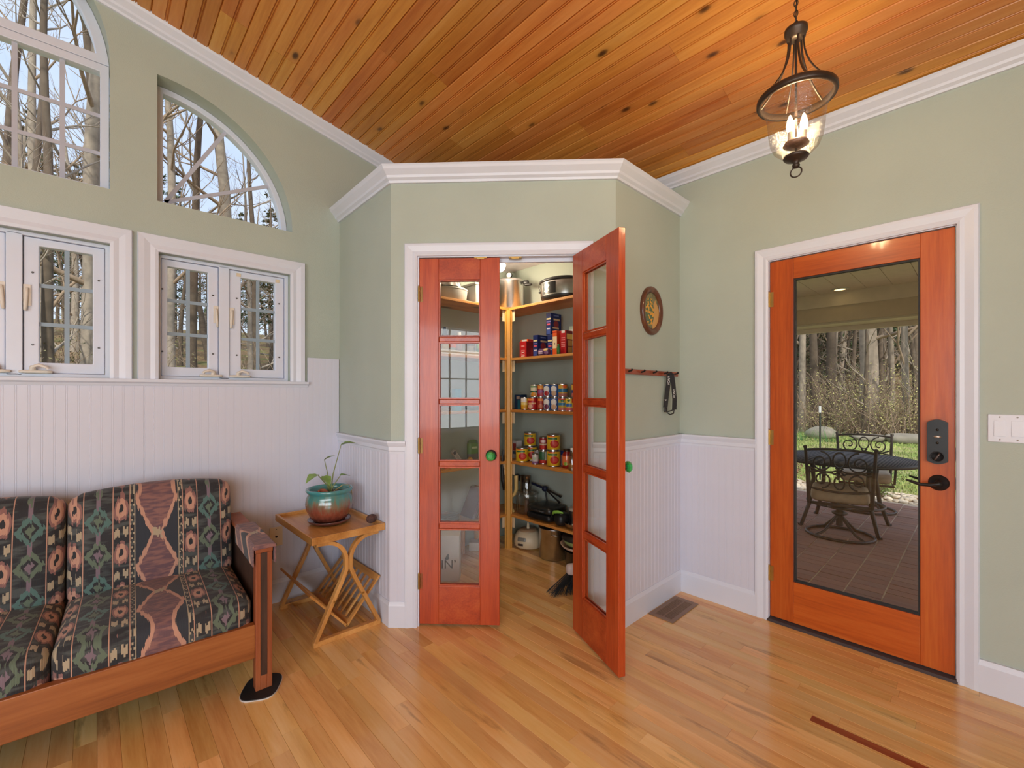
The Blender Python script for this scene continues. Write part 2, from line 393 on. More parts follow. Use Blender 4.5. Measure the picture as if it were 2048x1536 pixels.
# ceiling: roof slab + planks with a centre bead
cm = MB(); t_ = .06
cm.prism([(X0, ceil_z(X0)+.016), (XR+.1, ceil_z(XR+.1)+.016), (XR+.1, ceil_z(XR+.1)+.2), (X0, ceil_z(X0)+.2)], Y0, YL+.25, 'y')
ce = struct(cm.build('ceiling', plain('roof_board', S(120, 70, 30), .8)), 'sloped ceiling of orange stained knotty pine planks')
PW = .125
pm = MB(); h_ = PW/2-.0003
pm.prism([(-h_, .014), (-h_, .007), (-h_+.0045, 0), (-.0085, 0), (-.006, .0065), (-.004, .0065), (0, .0006), (.004, .0065), (.006, .0065), (.0085, 0), (h_-.0045, 0), (h_, .007), (h_, .014)], -.5, .5, 'y')
pdat = pm.data('ceiling_plank', PINE); rng = random.Random(11); planks = []
cs = cos(SA)
i = 0
while True:
    x = XR-.02-(i+.5)*PW*cs
    if x-PW/2 < X0: break
    y = Y0-rng.random()*2.0
    while y < YL:
        y1 = min(YL+.02, y+rng.choice((1.2, 1.8, 2.4, 3.0))); a = max(y, Y0)
        if y1-a > .05: planks.append((x, a, y1))
        y = y1
    i += 1
for x, a, y1 in planks[:298]:
    o = link('ceiling_plank', pdat, ce); o.location = (x, (a+y1)/2, ceil_z(x)); o.rotation_euler = (0, SA, 0); o.scale = (1, y1-a-.001, 1)

# window wall with four openings
def half_round(cx, cz, r, n=28): return arc(cx, cz, r, 0, pi, n)
W1 = (-.60, .058, 1.365, 2.045); W2 = (.241, .902, 1.365, 2.045)          # lower casement openings
AX, AR = .24, .672                                                      # quarter arch
Q = [(AX, 2.313), (AX+AR, 2.313)] + arc(AX, 2.313, AR, 0, pi/2, 24)[1:]
BGX, BGR, SPR = -.60, .655, 2.955                                       # big arched window: centre, radius, spring line
BIG = [(BGX-BGR, 2.316), (BGX+BGR, 2.316)] + half_round(BGX, SPR, BGR)
TW = .17
wl = MB()
outer = [(X0, -.1), (XR+.15, -.1), (XR+.15, ceil_z(XR+.15)+.1), (X0, ceil_z(X0)+.1)]
rect = lambda a, b, c, d: [(a, c), (b, c), (b, d), (a, d)]
wl.panel([outer, rect(*W1), rect(*W2), Q, BIG], 0, TW)
wall_left = struct(wl.build('wall_left', GREEN, loc=(0, YL, 0)), 'sage green wall with arched windows above white wainscot')
# entrance wall with the door opening (local x runs towards -y)
wr = MB(); DY0, DY1, DH = .072, .838, 2.05
wr.panel([[(-YL-.02, -.1), (-Y0, -.1), (-Y0, ceil_z(XR)+.12), (-YL-.02, ceil_z(XR)+.12)], rect(-DY1, -DY0, -.02, DH)], 0, .16)
wall_right = struct(wr.build('wall_right', GREEN, loc=(XR, 0, 0), rot=(0, 0, -pi/2)), 'sage green wall around the glazed entrance door')
# walls behind the camera, with window openings
wb = MB(); wb.panel([[(Y0, -.1), (YL+.1, -.1), (YL+.1, ceil_z(X0)+.1), (Y0, ceil_z(X0)+.1)], rect(-2.9, .2, .55, 2.6)], 0, .15)
struct(wb.build('wall_back', GREEN, loc=(X0, 0, 0), rot=(0, 0, pi/2)), 'green wall behind the viewer')
wf = MB(); wf.panel([[(X0, -.1), (XR+.15, -.1), (XR+.15, ceil_z(XR+.15)+.1), (X0, ceil_z(X0)+.1)], rect(-3.4, -.75, .35, 2.55)], 0, .15)
struct(wf.build('wall_front', GREEN, loc=(0, Y0-.15, 0)), 'green wall opposite the windows')
# pantry facets
PTOP = 2.50
ta = MB(); T = .09
pa_l = hypot(PB[0]-PA[0], PB[1]-PA[1])
ta.box(0, pa_l, 0, T, 0, PTOP)
struct(ta.build('wall_pantry_left', GREEN, loc=(*PA, 0), rot=(0, 0, atan2(PB[1]-PA[1], PB[0]-PA[0]))), 'narrow green pantry wall beside the windows')
OS0, OS1, OH = .145, 1.05, 2.052         # opening along the diagonal facet
tb = MB(); tb.panel([rect(0, BL, 0, PTOP), rect(OS0, OS1, -.0, OH)], 0, T)
tb2 = MB(); tb2.panel([[(0, 0), (OS0, 0), (OS0, OH), (OS1, OH), (OS1, 0), (BL, 0), (BL, PTOP), (0, PTOP)]], 0, T)
struct(tb2.build('wall_pantry_front', GREEN, loc=(*PB, 0), rot=(0, 0, BA)), 'green diagonal pantry wall with the double door opening')
tcm = MB(); tcm.box(0, PD[0]-PC[0], 0, T, 0, PTOP)
struct(tcm.build('wall_pantry_right', GREEN, loc=(*PC, 0)), 'narrow green pantry wall beside the entrance')
# pantry lid (its ceiling) at 2.40
lid = MB(); lid.prism([(PA[0]+.02, PA[1]-.005), (PB[0]+.03, PB[1]+.02), (PC[0]+.02, PC[1]+.03), (PD[0]-.005, PD[1]+.02), (XR-.002, YL-.002)], 2.405, 2.495, 'z')
struct(lid.build('ceiling_pantry', plain('pantry_ceiling_paint', S(214, 206, 208), .7)), 'pale flat pantry ceiling')

# crowns
crown = [(0, 0), (.012, 0), (.016, .012), (.03, .022), (.034, .034), (.058, .058), (.064, .07), (.07, .078), (0, .078)]
cr1 = MB(); cr1.run([PA, PB, PC, PD], [(o, 2.452+z) for o, z in crown])
struct(cr1.build('trim_1', WHITE), 'white crown moulding along the top of the pantry')
cr2 = MB(); cr2.run([(XR, YL, 0), (XR, Y0, 0)], [(o, 2.652+z*.92) for o, z in crown])
struct(cr2.build('trim_2', WHITE), 'white crown moulding between the entrance wall and the ceiling')
cr3 = MB(); cr3.run([(X0, YL, SL*(XR-X0)), (XR, YL, 0)], [(o, 2.652+z*.92) for o, z in crown])
struct(cr3.build('trim_3', WHITE), 'white sloping crown moulding above the arched windows')

# wainscot boards
wsm = MB(); BDW = .0405
wsm.prism([(0, .002), (0, -.0083), (.0009, -.009), (.0330, -.009), (.0338, -.0080), (.0352, -.0080), (.0360, -.009), (.0396, -.009), (.0404, -.0083), (.0403, .002)], 0, 1, 'z')
wdat = wsm.data('wainscot_board', WAINS)
def wainscot(parent, x0, x1, z0, ztop):
    n = max(1, round((x1-x0)/BDW)); s = (x1-x0)/(n*BDW)
    for i in range(n):
        x = x0+i*BDW*s; zt = ztop(x+BDW/2) if callable(ztop) else ztop
        o = link('wainscot_board', wdat, parent); o.location = (x, 0, z0); o.scale = (s, 1, zt-z0)
wainscot(wall_left, -1.80, 1.205, .13, lambda x: 1.333 if x < .985 else 1.522)
wainscot(bpy.data.objects['wall_pantry_left'], .005, pa_l+.004, .13, 1.02)
wainscot(bpy.data.objects['wall_pantry_front'], -.004, .088, .13, 1.02)
wainscot(bpy.data.objects['wall_pantry_front'], 1.107, BL+.004, .13, 1.02)
wainscot(bpy.data.objects['wall_pantry_right'], -.004, PD[0]-PC[0]-.005, .13, 1.02)
wainscot(wall_right, -1.353, -.895, .13, 1.02)
# caps (chair rail)
cap = [(.0, 0), (.011, 0), (.013, .014), (.018, .02), (.018, .04), (.024, .05), (.03, .062), (.03, .072), (0, .072)]
capz = [(o, .955+z) for o, z in cap]
k = 3
for path in ([PA, PB, onB(.088)], [onB(1.107), PC, PD], [(XR, PD[1]), (XR, .897)]):
    k += 1; mm = MB(); mm.run(path, capz); struct(mm.build('trim_%d' % k, WHITE), 'white cap rail on the wainscot')
# baseboards
bb = [(0, 0), (.0185, 0), (.0185, .118), (.015, .128), (.012, .14), (0, .14)]
for nm, path in (('left', [(X0, YL), PA]), ('pantry_left', [PA, PB, onB(.088)]), ('pantry_right', [onB(1.107), PC, PD]), ('entrance', [(XR, PD[1]), (XR, .897)]), ('right', [(XR, .012), (XR, Y0)])):
    mm = MB(); mm.run(path, bb); struct(mm.build('baseboard_'+nm, WHITE), 'tall white baseboard')
# casings
cas = [(-.004, 0), (-.004, .012), (.006, .017), (.02, .013), (.05, .02), (.062, .019), (.066, .012), (.066, 0)]
def casing(nm, loc, rz, x0, x1, z0, z1, label, prof=cas):
    mm = MB(); mm.frame([(x0, z0), (x0, z1), (x1, z1), (x1, z0)], prof)
    return struct(mm.build(nm, WHITE, loc=loc, rot=(0, 0, rz)), label)
casing('trim_7', (XR, 0, 0), -pi/2, -DY1, -DY0, 0, DH, 'white casing around the entrance door')
casing('trim_8', (*PB, 0), BA, OS0, OS1, 0, OH, 'white casing around the pantry doors')
wcas = [(-.004, 0), (-.004, .014), (.01, .018), (.03, .014), (.055, .022), (.078, .024), (.082, .012), (.082, 0)]
casing('trim_9', (0, YL, 0), 0, W1[0], W1[1], 1.365, W1[3], 'white casing around the casement pair over the sofa', wcas)
casing('trim_10', (0, YL, 0), 0, W2[0], W2[1], 1.365, W2[3], 'white casing around the casement pair beside the pantry', wcas)
sl = MB(); sl.run([(X0, YL), (1.0, YL)], [(0, 1.33), (.014, 1.33), (.02, 1.342), (.034, 1.35), (.036, 1.365), (-.0, 1.367)])
struct(sl.build('trim_11', WHITE), 'white window sill ledge running along the wainscot')
# jamb liners inside the openings
jb = MB(); jb.panel([rect(OS0-.001, OS1+.001, -.02, OH+.001), rect(OS0+.016, OS1-.016, -.03, OH-.014)], .0, T+.004)
jb2 = MB(); a, b_, h2 = OS0, OS1, OH
for bx in ((a, a+.012, 0, T, 0, h2), (b_-.012, b_, 0, T, 0, h2), (a, b_, 0, T, h2-.010, h2), (a+.012, b_-.012, .042, .06, h2-.03, h2-.01)): jb2.box(*bx)
struct(jb2.build('trim_12', WHITE, loc=(*PB, 0), rot=(0, 0, BA)), 'white jamb of the pantry opening')
je = MB()
for bx in ((-DY1, -DY1+.007, 0, .15, 0, DH), (-DY0-.007, -DY0, 0, .15, 0, DH), (-DY1, -DY0, 0, .15, DH-.008, DH)): je.box(*bx)
struct(je.build('trim_13', WHITE, loc=(XR, 0, 0), rot=(0, 0, -pi/2)), 'white jamb of the entrance door')
th = MB(); th.prism([(-.02, 0), (.16, 0), (.16, .016), (.02, .02), (-.012, .012)], -DY1, -DY0, 'x')
struct(th.build('trim_14', plain('dark_threshold', S(62, 54, 56), .5), loc=(XR, 0, 0), rot=(0, 0, -pi/2)), 'dark metal door threshold')

# ------------------------------------------------------------------ windows
def pane_obj(parent, pts, y, t=.004, mat=GLASS):
    m = MB(); m.panel([pts], y, y+t); return m.build('pane', mat, parent)
LATCHM = ALMOND
def casement_pair(nm, x0, x1, mull, gl, gr, label, gold=False):
    z0, z1 = 1.365, 2.045; r = sroot(nm, (0, YL, 0), 0, label)
    m = MB(); m.panel([rect(x0, x1, z0, z1), rect(x0+.02, x1-.02, z0+.02, z1-.018)], .05, .13); m.box(mull-.026, mull+.026, .05, .13, z0+.01, z1-.01)
    m.build('window_frame', VINYL, r, .003)
    for (g0, g1), side in ((gl, -1), (gr, 1)):
        a0, a1 = (x0+.022, mull-.028) if side < 0 else (mull+.028, x1-.022)
        s = MB(); s.panel([rect(a0, a1, z0+.022, z1-.02), rect(g0, g1, 1.437, 1.988)], .062, .105)
        so = s.build('sash', VINYL, r, .004)
        pane_obj(r, rect(g0-.004, g1+.004, 1.433, 1.992), .083)
        gm = (g0+g1)/2
        B((gm-.009, gm+.009, .076, .082, 1.437, 1.988)).build('muntin', GRILLE, r)
        for zz in (1.437+.551/3, 1.437+.551*2/3): B((g0, g1, .0765, .0815, zz-.009, zz+.009)).build('muntin', GRILLE, r)
        lx = mull-.04 if side < 0 else mull+.04
        l = MB(); l.box(lx-.012, lx+.012, .055, .063, 1.70, 1.80); l.M = Matrix.Translation((lx, .05, 1.78)) @ Matrix.Rotation(.06*side, 4, 'Y'); l.soft(.014, .014, .11, .006, 3, c=(0, 0, -.05))
        l.build('sash_lock', LATCHM, r)
        cx = (g1+.02) if side < 0 else (g0-.02)
        c = MB(); c.soft(.11, .028, .016, .007, 4, c=(cx-.01*side*-1, .042, 1.392)); c.cyl((cx, .04, 1.398), (cx, .03, 1.418), .012, .009, 10)
        c.tube([(cx, .028, 1.414), (cx+.02*side, .02, 1.424), (cx+.045*side, .02, 1.414), (cx+.05*side, .022, 1.405)], [.007, .008, .007, .008], 7)
        c.build('crank', ALMOND, r)
        for px in (g0-.022, g1+.022):
            for pz in (1.52, 1.86):
                p = MB(); p.cyl((px, .062, pz), (px, .056, pz), .005, .004, 8); p.build('screen_clip', DARKSCREW, r)
        if gold and side > 0:
            for px in (g0-.012, g1+.012): B((px-.011, px+.011, .058, .062, 1.992, 2.012)).build('tape_tab', plain('tan_tape', S(222, 204, 176), .7), r)
    return r
casement_pair('window_1', *W1[:2], -.271, (-.52, -.345), (-.192, -.008), 'white casement window pair over the sofa')
casement_pair('window_2', *W2[:2], .552, (.289, .476), (.640, .829), 'white casement window pair beside the pantry', True)
# quarter round
r = sroot('window_3', (0, YL, 0), 0, 'quarter round window with two slanting bars')
qi = lambda d: [(AX+d, 2.313+d), (AX+AR*cos(math.asin(min(1, d/(AR-d))))-d, 2.313+d)] + [p for p in arc(AX, 2.313, AR-d, 0, pi/2, 24) if p[0] > AX+d+.004 and p[1] > 2.313+d+.004] + [(AX+d, 2.313+math.sqrt((AR-d)**2-d*d))]
m = MB(); m.panel([qi(.0015), qi(.034)], .105, .163); m.build('window_frame', VINYL, r, .003)
pane_obj(r, qi(.031), .132)
def bar(mb, p, q, w_, y0, y1):
    d = Vector((q[0]-p[0], q[1]-p[1])).normalized(); n_ = Vector((-d.y, d.x))*w_/2
    mb.prism([(p[0]+n_.x, p[1]+n_.y), (p[0]-n_.x, p[1]-n_.y), (q[0]-n_.x, q[1]-n_.y), (q[0]+n_.x, q[1]+n_.y)], y0, y1, 'y')
for a in (RAD(28), RAD(59)):
    m = MB(); bar(m, (AX+.045, 2.313+.045), (AX+(AR-.03)*cos(a), 2.313+(AR-.03)*sin(a)), .02, .126, .131); m.build('muntin', GRILLEU, r)
# big window: double rectangle below a half round
r = sroot('window_4', (0, YL, 0), 0, 'large half round topped window with white bars')
bx0, bx1 = BGX-BGR, BGX+BGR
m = MB(); m.panel([rect(bx0+.0015, bx1-.0015, 2.3175, 2.985), rect(bx0+.036, bx1-.036, 2.355, 2.945)], .105, .163); m.build('window_frame', VINYL, r, .003)
m = MB(); ho = [(bx1-.0015, 2.987)] + [p for p in half_round(BGX, SPR, BGR-.0015) if p[1] > 2.99] + [(bx0+.0015, 2.987)]
hi_ = [(p[0], p[1]) for p in half_round(BGX, SPR, BGR-.045) if p[1] > 3.035]
hi_ = [(BGX+math.sqrt((BGR-.045)**2-.075**2), 3.03)] + hi_ + [(BGX-math.sqrt((BGR-.045)**2-.075**2), 3.03)]
m.panel([ho, hi_], .105, .163); m.build('arch_frame', VINYL, r, .003)
pane_obj(r, rect(bx0+.034, bx1-.034, 2.353, 2.947), .132); pane_obj(r, hi_, .132)
for xx in (-.118-.158*i for i in range(8)):
    if xx > bx0+.05: B((xx-.0095, xx+.0095, .125, .131, 2.355, 2.945)).build('muntin', GRILLEU, r)
for zz in (2.53, 2.725): B((bx0+.036, bx1-.036, .1255, .1315, zz-.0095, zz+.0095)).build('muntin', GRILLEU, r)
for a in (RAD(36), RAD(90), RAD(144)):
    m = MB(); bar(m, (BGX+.16*cos(a), SPR+.075+.16*sin(a)*.5), (BGX+(BGR-.05)*cos(a), SPR+(BGR-.05)*sin(a)), .02, .126, .131); m.build('muntin', GRILLEU, r)
m = MB(); m.panel([half_round(BGX, SPR+.05, .2), half_round(BGX, SPR+.05, .165)], .12, .14); m.build('hub_ring', VINYL, r)

# windows behind the viewer
for nm_, loc_, rz_, a_, b_, c_, d_ in (('window_5', (X0, 0, 0), pi/2, -2.9, .2, .55, 2.6), ('window_6', (0, Y0, 0), pi, .75, 3.4, .35, 2.55)):
    r = sroot(nm_, loc_, rz_, 'large many paned window behind the viewer')
    m = MB(); m.panel([rect(a_+.001, b_-.001, c_+.001, d_-.001), rect(a_+.05, b_-.05, c_+.05, d_-.05)], .005, .05); m.build('window_frame', VINYL, r)
    for i in range(1, 8): xx = a_+(b_-a_)*i/8; B((xx-.012, xx+.012, .01, .035, c_+.05, d_-.05)).build('muntin', VINYL, r)
    for i in range(1, 4): zz = c_+(d_-c_)*i/4; B((a_+.05, b_-.05, .0105, .0345, zz-.012, zz+.012)).build('muntin', VINYL, r)
    pane_obj(r, rect(a_+.01, b_-.01, c_+.01, d_-.01), .12)

# ------------------------------------------------------------------ doors
def hinge_obj(parent, x, y, z, rz=0):
    m = MB(); m.cyl((x, y, z-.042), (x, y, z+.042), .006, n=8); m.cyl((x, y, z+.042), (x, y, z+.05), .005, .002, 8); m.box(x-.002, x+.022, y+.004, y+.006, z-.042, z+.042)
    return m.build('hinge', BRASS, parent)
GEM = plain('green_glass_knob', (.01, .30, .07), .06, 0, .9, 1, var=.3, scale=60)
def french_leaf(nm, loc, rz, flip, label):
    """local x from the hinge to the free edge, face towards -y"""
    r = sroot(nm, loc, rz, label); W, T2, zb, zt = .4445, .035, .014, 2.038; st = .107; k = 1 if not flip else -1
    X = lambda a: a*k
    def part(n, a0, a1, z0, z1, mat, y0=0, y1=T2, bev=.002):
        return B((min(X(a0), X(a1)), max(X(a0), X(a1)), y0, y1, z0, z1)).build(n, mat, r, bev)
    part('stile', 0, st, zb, zt, REDW); part('stile', W-st, W, zb, zt, REDW)
    part('top_rail', st, W-st, zt-.118, zt, REDH); part('bottom_rail', st, W-st, zb, .225, REDH)
    g0, g1 = .225, zt-.118; mt = .03; lh = (g1-g0-4*mt)/5
    for i in range(5):
        z0 = g0+i*(lh+mt)
        part('pane', st-.003, W-st+.003, z0-.003, z0+lh+.003, PANEGLASS, T2/2-.002, T2/2+.002, 0)
        b = MB()   # moulded bead around the lite
        for yy0, yy1 in ((.005, .012), (T2-.012, T2-.005)):
            for bx in ((st, st+.007, z0, z0+lh), (W-st-.007, W-st, z0, z0+lh), (st+.007, W-st-.007, z0, z0+.007), (st+.007, W-st-.007, z0+lh-.007, z0+lh)):
                b.box(min(X(bx[0]), X(bx[1])), max(X(bx[0]), X(bx[1])), yy0, yy1, bx[2], bx[3])
        b.build('glazing_bead', REDW, r)
        if i < 4: part('muntin', st, W-st, z0+lh, z0+lh+mt, REDH, .004, T2-.004, .005)
    for yy, sg in ((0, -1),):
        kx = X(W-.045); rot = Matrix.Translation((kx, yy, .95)) @ Matrix.Rotation(pi/2, 4, 'X')
        q = MB(); q.M = rot; q.lathe([(0, .0), (.03, 0), (.031, .006), (.026, .009), (.012, .012), (.01, .026), (.016, .03), (.0, .03)], 20); ko = q.build('knob', BRONZE, r)
        q = MB(); q.M = rot; q.lathe([(.0, .028), (.014, .028), (.025, .038), (.0275, .046), (.022, .056), (.012, .061), (0, .061)], 10); q.sm = [False]*len(q.sm); q.build('glass_knob', GEM, ko)
    for z in (.25, 1.0, 1.84): hinge_obj(r, X(-.002), -.004, z)
    return r
h0 = onB(OS0+.014, .004); french_leaf('door_1', (*h0, 0), BA, False, 'closed red stained pantry door leaf with five panes')
h1 = onB(OS1-.014, .004)
fe = atz(1254, 1356, .014); ang = atan2(fe.y-h1[1], fe.x-h1[0])
french_leaf('door_2', (*h1, 0), ang-pi, True, 'red stained pantry door leaf standing open into the room')
for s_ in (.50, .69):
    q = onB(s_, -.002); m = MB(); m.box(-.035, .035, -.004, .03, -.006, 0); m.box(-.02, .02, -.006, -.002, -.012, -.004)
    m.build('catch_plate', BRASS, bpy.data.objects['trim_12']); bpy.data.objects['trim_12'].children[-1].location = (s_, 0, OH-.012)

# entrance door (local x towards -y, y outwards)
r = sroot('door_3', (XR, 0, 0), -pi/2, 'orange stained entrance door with one tall glass pane')
dx0, dx1, dz0, dz1 = -.829, -.081, .022, 2.038; gx0, gx1, gz0, gz1 = -.713, -.197, .248, 1.925
for n_, a, b_, c, d, mt in (('stile', dx0, gx0, dz0, dz1, ORANGEW), ('stile', gx1, dx1, dz0, dz1, ORANGEW), ('top_rail', gx0, gx1, gz1, dz1, ORANGEH), ('bottom_rail', gx0, gx1, dz0, gz0, ORANGEH)):
    B((a, b_, .008, .05, c, d)).build(n_, mt, r, .002)
m = MB(); m.panel([rect(gx0, gx1, gz0, gz1), rect(gx0+.008, gx1-.008, gz0+.008, gz1-.008)], .016, .042); m.build('glazing_gasket', plain('dark_gasket', (.02, .016, .014), .6), r)
B((gx0+.004, gx1-.004, .028, .032, gz0+.004, gz1-.004)).build('pane', DOORGLASS, r)
B((dx0, dx1, .012, .046, .008, .022)).build('door_sweep', BLACKP, r)
for z in (.267, 1.04, 1.825): hinge_obj(r, dx0-.004, .002, z)
# deadbolt keypad body
bolt = MB(); px, pz, hw, hh = -.1375, 1.07, .0345, .088
outl = [(px-hw, pz-hh)] + [(px-hw+2*hw*i/12, pz-hh-.012*sin(pi*i/12)) for i in range(1, 12)] + [(px+hw, pz-hh), (px+hw, pz+hh)] + [(px+hw-2*hw*i/12, pz+hh+.014*sin(pi*i/12)) for i in range(1, 12)] + [(px-hw, pz+hh)]
bolt.prism(outl, -.024, .008, 'y'); bo = bolt.build('deadbolt', plain('satin_black_lock', (.022, .024, .026), .38, .3, var=.1), r, .004)
m = MB(); m.M = Matrix.Translation((px, -.024, 1.004)) @ Matrix.Rotation(pi/2, 4, 'X'); m.lathe([(.0, .002), (.02, .002), (.021, .006), (.024, .006), (.024, 0)], 24); m.build('turn_ring', BLACKP, bo)
m = MB(); m.M = Matrix.Translation((px, -.026, 1.004)) @ Matrix.Rotation(.5, 4, 'Y'); m.soft(.009, .016, .036, .004, 3, c=(0, -.006, 0)); m.build('thumb_turn', plain('bronze_turn', (.10, .07, .06), .4, .6), bo)
m = MB(); m.M = Matrix.Translation((px, -.0245, 1.094)) @ Matrix.Rotation(pi/2, 4, 'X'); m.lathe([(0, .001), (.014, .001), (.014, 0)], 20, sy=.32); m.build('badge', plain('silver_badge', (.6, .6, .6), .3, 1), bo)
for zz in (1.125, 1.066): m = MB(); m.M = Matrix.Translation((px, -.0245, zz)) @ Matrix.Rotation(pi/2, 4, 'X'); m.lathe([(0, .001), (.0055, .001), (.0055, 0)], 14); m.build('sensor_button', plain('lock_button', (.004, .004, .004), .2), bo)
# lever
m = MB(); m.M = Matrix.Translation((-.134, .008, .882)) @ Matrix.Rotation(pi/2, 4, 'X'); m.lathe([(0, 0), (.036, 0), (.036, .004), (.03, .012), (.016, .018), (.012, .04), (.013, .052), (0, .054)], 24)
lo = m.build('lever_rose', BRONZE, r)
m = MB(); m.tube([(-.134, -.042, .882), (-.16, -.048, .876), (-.195, -.046, .874), (-.225, -.042, .883), (-.243, -.042, .888)], [.009, .0085, .0075, .006, .004], 8); m.build('lever_handle', BRONZE, lo)
m = MB(); m.tube([(-.134, .06, .882), (-.134, .095, .882), (-.16, .1, .876), (-.195, .098, .874), (-.243, .096, .888)], [.012, .01, .0085, .0075, .004], 8); m.build('lever_handle', BRONZE, lo)
B((dx1-.001, dx1+.003, .016, .042, .985, 1.045)).build('latch_plate', BRONZE, r); B((dx1-.001, dx1+.003, .016, .042, .855, .91)).build('latch_plate', BRONZE, r)

# ------------------------------------------------------------------ sofa
def ikat(name):
    m, t, b = new_mat(name); setp(b, .75, 0, .45); b.inputs['Sheen Weight'].default_value = .15
    tc = N(t, 'TexCoord'); s = N(t, 'SeparateXYZ'); lk(t, tc.outputs['Object'], s.inputs[0])
    u0 = s.outputs['X']; v0 = MA(t, 'SUBTRACT', s.outputs['Z'], s.outputs['Y'])
    wn = N(t, 'TexWhiteNoise', noise_dimensions='1D'); lk(t, MA(t, 'FLOOR', MA(t, 'DIVIDE', u0, .0055)), wn.inputs['W'])
    v = MA(t, 'ADD', v0, MA(t, 'MULTIPLY', MA(t, 'SUBTRACT', wn.outputs['Value'], .5), .022))
    u = u0
    P = .41
    q = MA(t, 'ABSOLUTE', MA(t, 'SUBTRACT', MA(t, 'MODULO', MA(t, 'ADD', u, 10*P+P/2), P), P/2))
    cen = lambda per, off=0.: MA(t, 'ABSOLUTE', MA(t, 'SUBTRACT', MA(t, 'MODULO', MA(t, 'ADD', v, 20*per+off), per), per/2))
    lt = lambda a, c: MA(t, 'LESS_THAN', a, c)
    band = lambda a, lo, hi: MA(t, 'MULTIPLY', MA(t, 'GREATER_THAN', a, lo), lt(a, hi))
    DARK, NAVY, PEACH, PINK, MAUVE, CREAMC, SAGE, TEAL, LILAC = S(40, 40, 43), S(46, 50, 58), S(190, 144, 122), S(138, 98, 92), S(104, 76, 82), S(172, 156, 130), S(96, 110, 92), S(82, 112, 106), S(122, 104, 114)
    ns = N(t, 'TexNoise', i_Scale=40.0, i_Detail=2.0); mpn = N(t, 'Mapping'); mpn.inputs['Scale'].default_value = (.25, 1, 1); lk(t, tc.outputs['Object'], mpn.inputs[0]); lk(t, mpn.outputs[0], ns.inputs['Vector'])
    col = MIX(t, RAMP(t, ns.outputs[0], [(.48, 0.), (.62, 1.)]), DARK, S(74, 78, 76))
    # hourglass
    hv = cen(.30, .03); w_ = MA(t, 'ADD', MA(t, 'MULTIPLY', hv, .40), .014)
    inz = lt(q, .078); col = MIX(t, inz, col, NAVY)
    ins = lt(q, w_); fine = N(t, 'TexNoise', i_Scale=90.0, i_Detail=1.0); lk(t, mpn.outputs[0], fine.inputs['Vector'])
    mv = MIX(t, RAMP(t, fine.outputs[0], [(.4, 0.), (.62, 1.)]), MAUVE, PINK)
    col = MIX(t, MA(t, 'MULTIPLY', inz, ins), col, mv)
    col = MIX(t, MA(t, 'MULTIPLY', inz, lt(MA(t, 'ABSOLUTE', MA(t, 'SUBTRACT', q, w_)), .0075)), col, PEACH)
    col = MIX(t, MA(t, 'MULTIPLY', ins, MA(t, 'MULTIPLY', inz, lt(hv, .018))), col, CREAMC)
    # ladder
    col = MIX(t, lt(MA(t, 'ABSOLUTE', MA(t, 'SUBTRACT', q, .081)), .0016), col, CREAMC)
    col = MIX(t, lt(MA(t, 'ABSOLUTE', MA(t, 'SUBTRACT', q, .098)), .0016), col, PEACH)
    col = MIX(t, MA(t, 'MULTIPLY', band(q, .081, .098), lt(cen(.04), .0045)), col, CREAMC)
    # flowers
    vf = cen(.19, .05); fd = MA(t, 'ADD', MA(t, 'POWER', MA(t, 'DIVIDE', MA(t, 'SUBTRACT', q, .128), .025), 2.), MA(t, 'POWER', MA(t, 'DIVIDE', vf, .052), 2.))
    zone = band(q, .1, .155)
    col = MIX(t, MA(t, 'MULTIPLY', zone, lt(fd, 1.)), col, PINK)
    col = MIX(t, MA(t, 'MULTIPLY', zone, lt(fd, .55)), col, PEACH)
    col = MIX(t, MA(t, 'MULTIPLY', zone, lt(fd, .10)), col, DARK)
    cb = MA(t, 'MULTIPLY', band(MA(t, 'ABSOLUTE', MA(t, 'SUBTRACT', q, .128)), .006, .024), MA(t, 'GREATER_THAN', vf, .078))
    col = MIX(t, cb, col, CREAMC)
    col = MIX(t, lt(MA(t, 'ABSOLUTE', MA(t, 'SUBTRACT', q, .1565)), .0017), col, PEACH)
    # diamonds
    vd = cen(.145, .02); dd = MA(t, 'ADD', MA(t, 'DIVIDE', MA(t, 'SUBTRACT', .205, q), .047), MA(t, 'DIVIDE', vd, .066)); dz = MA(t, 'GREATER_THAN', q, .158)
    alt = MA(t, 'GREATER_THAN', MA(t, 'MODULO', MA(t, 'ADD', v, 20*.29+.02), .29), .145)
    col = MIX(t, MA(t, 'MULTIPLY', dz, band(dd, .58, 1.0)), col, MIX(t, alt, SAGE, TEAL))
    col = MIX(t, MA(t, 'MULTIPLY', dz, lt(dd, .34)), col, MIX(t, alt, LILAC, SAGE))
    col = MIX(t, MA(t, 'MULTIPLY', MA(t, 'GREATER_THAN', q, .198), MA(t, 'GREATER_THAN', vd, .052)), col, LILAC)
    lk(t, col, b.inputs['Base Color'])
    wv = N(t, 'TexWave', i_Scale=95.0); wv.bands_direction = 'X'; lk(t, tc.outputs['Object'], wv.inputs['Vector'])
    BUMP(t, b, wv.outputs['Fac'], .25, .003); return m
IKAT = ikat('ikat_fabric')
SX, SY, SD, SLEN = .566, 2.135, .76, 1.98           # right front corner, depth, length
sofa = thing('sofa', 'pine frame sofa with dark southwestern patterned cushions below the windows', 'sofa', (SX, SY, 0), RAD(-2.5))
